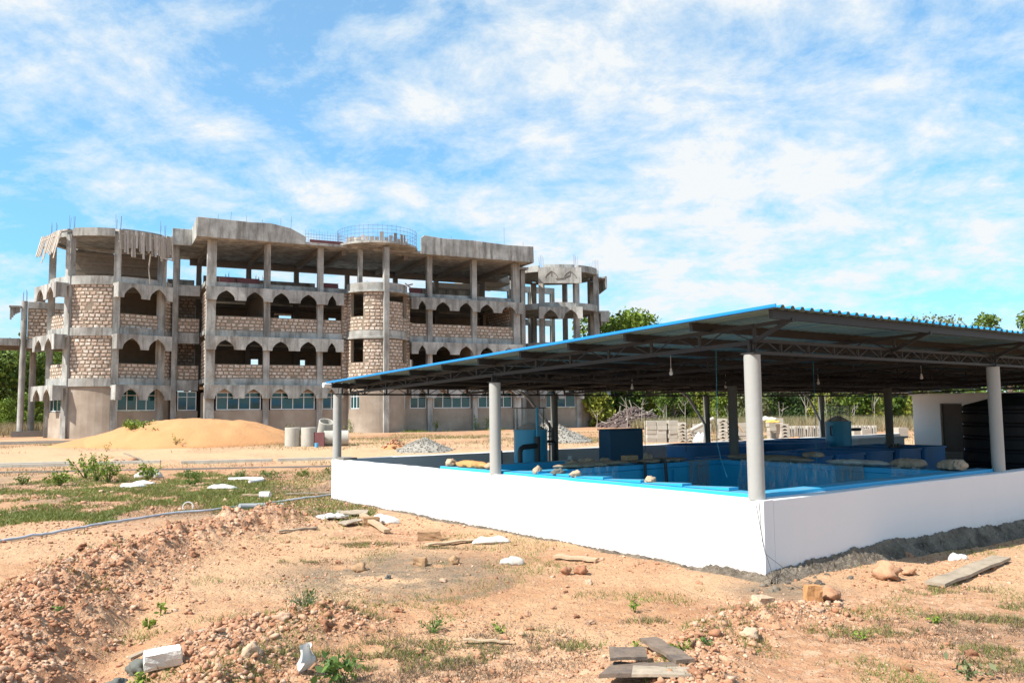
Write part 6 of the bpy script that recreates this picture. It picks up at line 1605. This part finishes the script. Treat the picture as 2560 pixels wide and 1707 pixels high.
# a belt of forest closing the view behind everything
pts = []
for k in range(260):
    a = -1.0 + 2.0 * k / 260 + rnd.uniform(-.01, .01); R_ = rnd.uniform(118, 150); X, Y = R_ * math.sin(a), R_ * math.cos(a)
    hh = rnd.uniform(3.0, 5.6); 
    for q in range(4): pts.append((X + rnd.uniform(-3, 3), Y + rnd.uniform(-3, 3), .6 + hh * rnd.uniform(.15, .8), rnd.uniform(1.4, 2.6)))
V, F = leaf_cloud(crown_points(pts, 60000), .75); o = link('woods', np_mesh('woods', V, F, M['leaf_mid'])); tag(o, kind='stuff')

# grass: blades as single triangles
def grass(name, x, y, h_, mat, width=.006, lean=.5, kind='stuff', per=1):
    n = len(x); a = RNG.uniform(0, 2 * PI, n); hh = h_ * RNG.uniform(.5, 1.2, n) * np.ones(n); z = ground_h(x, y)
    wv = width * np.ones(n)
    b0 = np.stack([x - np.cos(a) * wv, y - np.sin(a) * wv, z - .01], 1); b1 = np.stack([x + np.cos(a) * wv, y + np.sin(a) * wv, z - .01], 1)
    l_ = RNG.uniform(-1, 1, (n, 2)) * (lean * hh)[:, None]; tip = np.stack([x + l_[:, 0], y + l_[:, 1], z + hh], 1)
    V = np.stack([b0, b1, tip], 1).reshape(-1, 3); F = np.arange(3 * n).reshape(n, 3)
    o = link(name, np_mesh(name, V, F, M[mat])); return tag(o, kind=kind)
def patchy(n, rmin, rmax, mask, power=1.0, amax=.62):
    x, y = visible_xy(n, rmin, rmax, power, amax); m = mask(x, y); k = (RNG.uniform(0, 1, n) < m) & outside(x, y, .12); return x[k], y[k]
# left meadow: clumped green between rough soil
def meadow(x, y):
    return sstep(.42, .56, fbm(x * .8 + 3, y * .55, 141, 5, .6)) * sstep(14, 16.5, y) * (1 - sstep(28, 29.6, y)) * (x < -2.6 - .06 * (y - 14)) * (1 - sstep(-.30, -.26, np.arctan2(x, y)) * .75)
x, y = patchy(420000, 13, 30.5, meadow); x, y = x[:75000], y[:75000]; grass('grass', x, y, .075, 'grass', .012, 1.1)
def meadow_brown(x, y):
    return sstep(.46, .60, fbm(x * .5 + 9, y * .5, 151, 4)) * sstep(14.5, 18, y) * (1 - sstep(27, 30, y)) * (x < -2.8) * .9
x, y = patchy(150000, 13, 30, meadow_brown); x, y = x[:26000], y[:26000]; grass('dry_turf', x, y, .045, 'brown_grass', .008, 1.4)
def tufts(x, y):
    return sstep(.60, .68, fbm(x * 1.1 + 7, y * 1.1, 161, 3)) * (y < 14) * (1 - .9 * np.clip(1.2 - np.hypot((x + 1.4) / 1.8, (y - 10) / 1.6), 0, 1))
x, y = patchy(200000, 5.2, 14, tufts, 1.2); x, y = x[:16000], y[:16000]; grass('grass_tufts', x, y, .055, 'grass', .0042, 1.1)
PATCH = [(.1, 7.65, .35, .12), (.45, 7.2, .32, .16), (-.85, 7.0, .8, .45), (1.25, 7.95, .22, .10), (-1.35, 8.1, .2, .1), (4.4, 8.0, .5, .22), (3.1, 7.6, .55, .18), (4.9, 7.4, .35, .2), (3.9, 7.0, .4, .2), (4.6, 9.3, .35, .12), (2.2, 8.1, .3, .2), (5.2, 8.5, .35, .15), (-2.9, 11.4, .3, .18), (-2.2, 12.7, .4, .18), (-1.1, 12.5, .3, .1), (4.0, 6.6, .5, .25)]
def ptch(lst, dens, h_, mat, name, w=.0042):
    X, Y = [], []
    for cx, cy, rx, ry in lst:
        n = int(dens * rx * ry * 3.14); a = RNG.uniform(0, 2 * PI, n); q = RNG.uniform(0, 1, n) ** .6
        xx, yy = cx + rx * q * np.cos(a), cy + ry * q * np.sin(a); k = fbm(xx * 6, yy * 6, 171, 2) > .42; X.append(xx[k]); Y.append(yy[k])
    X, Y = np.concatenate(X), np.concatenate(Y); k = outside(X, Y, .05); grass(name, X[k], Y[k], h_, mat, w, 1.2)
ptch(PATCH, 1900, .055, 'grass', 'grass_tufts')
ptch([(a + rnd.uniform(-.3, .3), b + rnd.uniform(-.1, .1), c * 1.7, d * 1.6) for a, b, c, d in PATCH] + [(-1.3, 6.7, 1.0, .5), (-.3, 6.5, .6, .4), (4.2, 6.4, .7, .4), (4.6, 7.8, .7, .3)], 1500, .04, 'brown_grass', 'dry_turf')
# dry grass around the heaps, before the building and beyond the stacks
x, y = patchy(60000, 32, 52, lambda x, y: sstep(.50, .60, fbm(x * .35, y * .35, 181, 3)) * (sstep(39.5, 41.5, y) * .9 + .25) * (np.abs(y - 35.5) > 2.2)); grass('dry_grass', x[:20000], y[:20000], .12, 'dry_grass', .016, .9)
x, y = patchy(60000, 32, 54, lambda x, y: sstep(.54, .62, fbm(x * .3 + 20, y * .3, 191, 3)) * (sstep(40, 42, y) * .9 + .2) * (np.abs(y - 35.5) > 2.4)); grass('grass', x[:16000], y[:16000], .10, 'grass', .016, 1.0)
n = 26000; x = RNG.uniform(9, 46, n); y = RNG.uniform(50, 66, n); grass('tall_dry_grass', x, y, .75, 'dry_grass', .022, .6)
n = 9000; x = RNG.uniform(9, 46, n); y = RNG.uniform(52, 68, n); grass('tall_grass', x, y, .8, 'leaf_pale', .03, .35)
n = 9000; x = RNG.uniform(-48, -28, n); y = RNG.uniform(56, 78, n); grass('tall_dry_grass', x, y, .9, 'dry_grass', .02, .35)
# green things growing on the sand heap and along the building
def weed(x_, y_, h_, w, n, ls, mat, label, cat='weed', group=None, base=None, up=.6):
    root = empty('weed', (x_, y_, gz(x_, y_) if base is None else base), 0, label, cat, group)
    m = MB(); P_ = []
    for k in range(max(4, n // 9)):
        a = rnd.uniform(0, 2 * PI); q = rnd.uniform(.2, 1); tip = Vector((w / 2 * q * math.cos(a), w / 2 * q * math.sin(a), h_ * rnd.uniform(.45, 1) * (1 - .3 * q)))
        m.tube([(0, 0, -.02), tip * .5 + Vector((0, 0, .1 * h_)), tip], .004 + .004 * h_, 4, radii=[.006 * h_ + .003, .004 * h_ + .002, .002])
        for j in range(9): P_.append(tuple(tip * rnd.uniform(.45, 1.05) + Vector((rnd.uniform(-1, 1), rnd.uniform(-1, 1), rnd.uniform(-.6, 1))) * ls * .9))
    V, F = leaf_cloud(P_, ls, up, .5); link('leaves', np_mesh('leaves', V, F, M[mat]), root); m.build('stem', M['weed'], root); return root
weed(-1.28, 6.30, .22, .36, 90, .075, 'weed', 'broad-leaved green weed at the bottom edge, right of the torn paper')
weed(-2.05, 8.25, .22, .40, 320, .022, 'blue_weed', 'grey-green feathery bush in the rubble on the left')
weed(-2.1, 8.7, .30, .10, 20, .05, 'weed', 'small upright weed above the grey-green bush')
weed(-.75, 7.72, .16, .42, 160, .028, 'weed', 'feathery bright green weed on the brown turf in the middle')
weed(-.15, 7.7, .10, .25, 40, .04, 'leaf', 'leafy yellow-green weed right of the feathery one')
weed(1.18, 8.35, .16, .20, 60, .035, 'leaf', 'small bright yellow-green weed on open soil before the wall')
weed(4.55, 7.25, .12, .42, 80, .055, 'weed', 'spreading leafy weed at the right side of the foreground')
weed(3.0, 7.4, .08, .16, 30, .035, 'leaf', 'small light green weed below the wall corner hollow')
weed(3.9, 7.9, .09, .14, 20, .035, 'leaf', 'tiny upright weed alone on the sandy soil at the right')
weed(1.32, 6.75, .12, .22, 50, .035, 'leaf', 'weed growing between the weathered plank and the plywood'); weed(1.5, 6.85, .10, .2, 40, .035, 'weed', 'weed growing right of the weathered plank')
weed(1.0, 7.05, .10, .12, 25, .03, 'leaf', 'two-headed little weed left of the plank end')
weed(3.35, 6.35, .12, .28, 60, .06, 'leaf_pale', 'wilting pale weed near the bottom right')
weed(-3.55, 8.5, .18, .12, 22, .05, 'leaf', 'trailing bright weed on the rubble ridge'); weed(-3.5, 8.15, .12, .16, 26, .05, 'leaf', 'lower trailing weed on the rubble ridge'); weed(-4.05, 7.55, .09, .12, 24, .04, 'weed', 'small weed in the rubble above the trench')
weed(-2.75, 6.15, .16, .34, 80, .05, 'leaf', 'bright weed at the bottom edge below the white block'); weed(-3.25, 6.05, .14, .3, 60, .05, 'weed', 'weed at the bottom edge in the left corner')
for k, (X, Y, h_, w) in enumerate(((-12.6, 25.3, .95, 1.3), (-11.9, 24.6, .75, 1.0), (-13.4, 26.2, .9, 1.2), (-12.9, 23.8, .5, .9), (-11.2, 25.6, .6, .8))):
    weed(X, Y, h_, w, 240, .10, 'leaf', ['tall leafy weeds', 'shorter leafy weeds'][k > 2] + ' clumped in the grass left of the white bags', 'weed', 'leafy weeds left of the white bags')
for k, (X, Y) in enumerate(((-9.7, 25.6), (-8.5, 26.0), (-9.0, 23.6), (-7.3, 25.2), (-6.6, 26.2), (-5.7, 26.4), (-14.2, 24.2), (-10.2, 26.3))):
    weed(X, Y, rnd.uniform(.25, .42), rnd.uniform(.5, .9), 150, .07, 'weed' if k % 2 else 'leaf_mid', 'low green weed in the grass before the track', 'weed', 'low weeds before the track')
weed(-18.9, 41.6, .45, 1.9, 300, .16, 'leaf', 'green creeper growing on the shoulder of the sand heap', base=gz(-18.9, 41.6) + .86)
weed(-17.6, 41.0, .3, .6, 70, .12, 'leaf_mid', 'small creeper right of the large one on the sand heap', base=gz(-17.6, 41.0) + .62)
weed(-16.1, 39.8, .65, .75, 60, .08, 'leaf', 'thin yellow-green plant at the front of the sand heap', base=gz(-14, 39.7) + .15)
weed(-18.9, 38.8, .5, .5, 50, .07, 'leaf', 'thin plant left of the front of the sand heap')
weed(-11.6, 43.5, 1.2, 1.1, 90, .12, 'leaf_pale', 'tall thin weeds behind the concrete rings'); weed(-12.6, 43.6, .6, .9, 90, .12, 'leaf', 'green weeds left of the concrete rings')
for s_, t_ in ((18.7, -1.0), (19.5, -1.2), (15.5, -1.2), (9.4, -.8)):
    P_ = BO + BA * s_ + BN * t_; weed(P_.x, P_.y, rnd.uniform(.6, 1.3), .8, 70, .13, 'leaf', 'yellow-green weed at the foot of the building front', 'weed', 'weeds at the foot of the building')
ws = []
X = RNG.uniform(-1, 25, 5000); T_ = RNG.uniform(-3.0, -.2, 5000); k = fbm(X * .5, T_ * .5, 201, 3) > .5; X, T_ = X[k], T_[k]
grass('grass', BO.x + BA.x * X + BN.x * T_, BO.y + BA.y * X + BN.y * T_, .2, 'grass', .018, .9)
# stalks of dead grass in the foreground
m = MB()
for k in range(60):
    a, b = (-1.85 + rnd.uniform(-.35, .35), 8.2 + rnd.uniform(-.4, .4)); z = gz(a, b); m.tube([(a, b, z), (a + rnd.uniform(-.1, .1), b, z + rnd.uniform(.08, .2)), (a + rnd.uniform(-.3, .3), b + rnd.uniform(-.1, .1), z + rnd.uniform(.15, .42))], .0015, 3)
o = m.build('dry_stalks', M['dry_grass']); tag(o, kind='stuff')
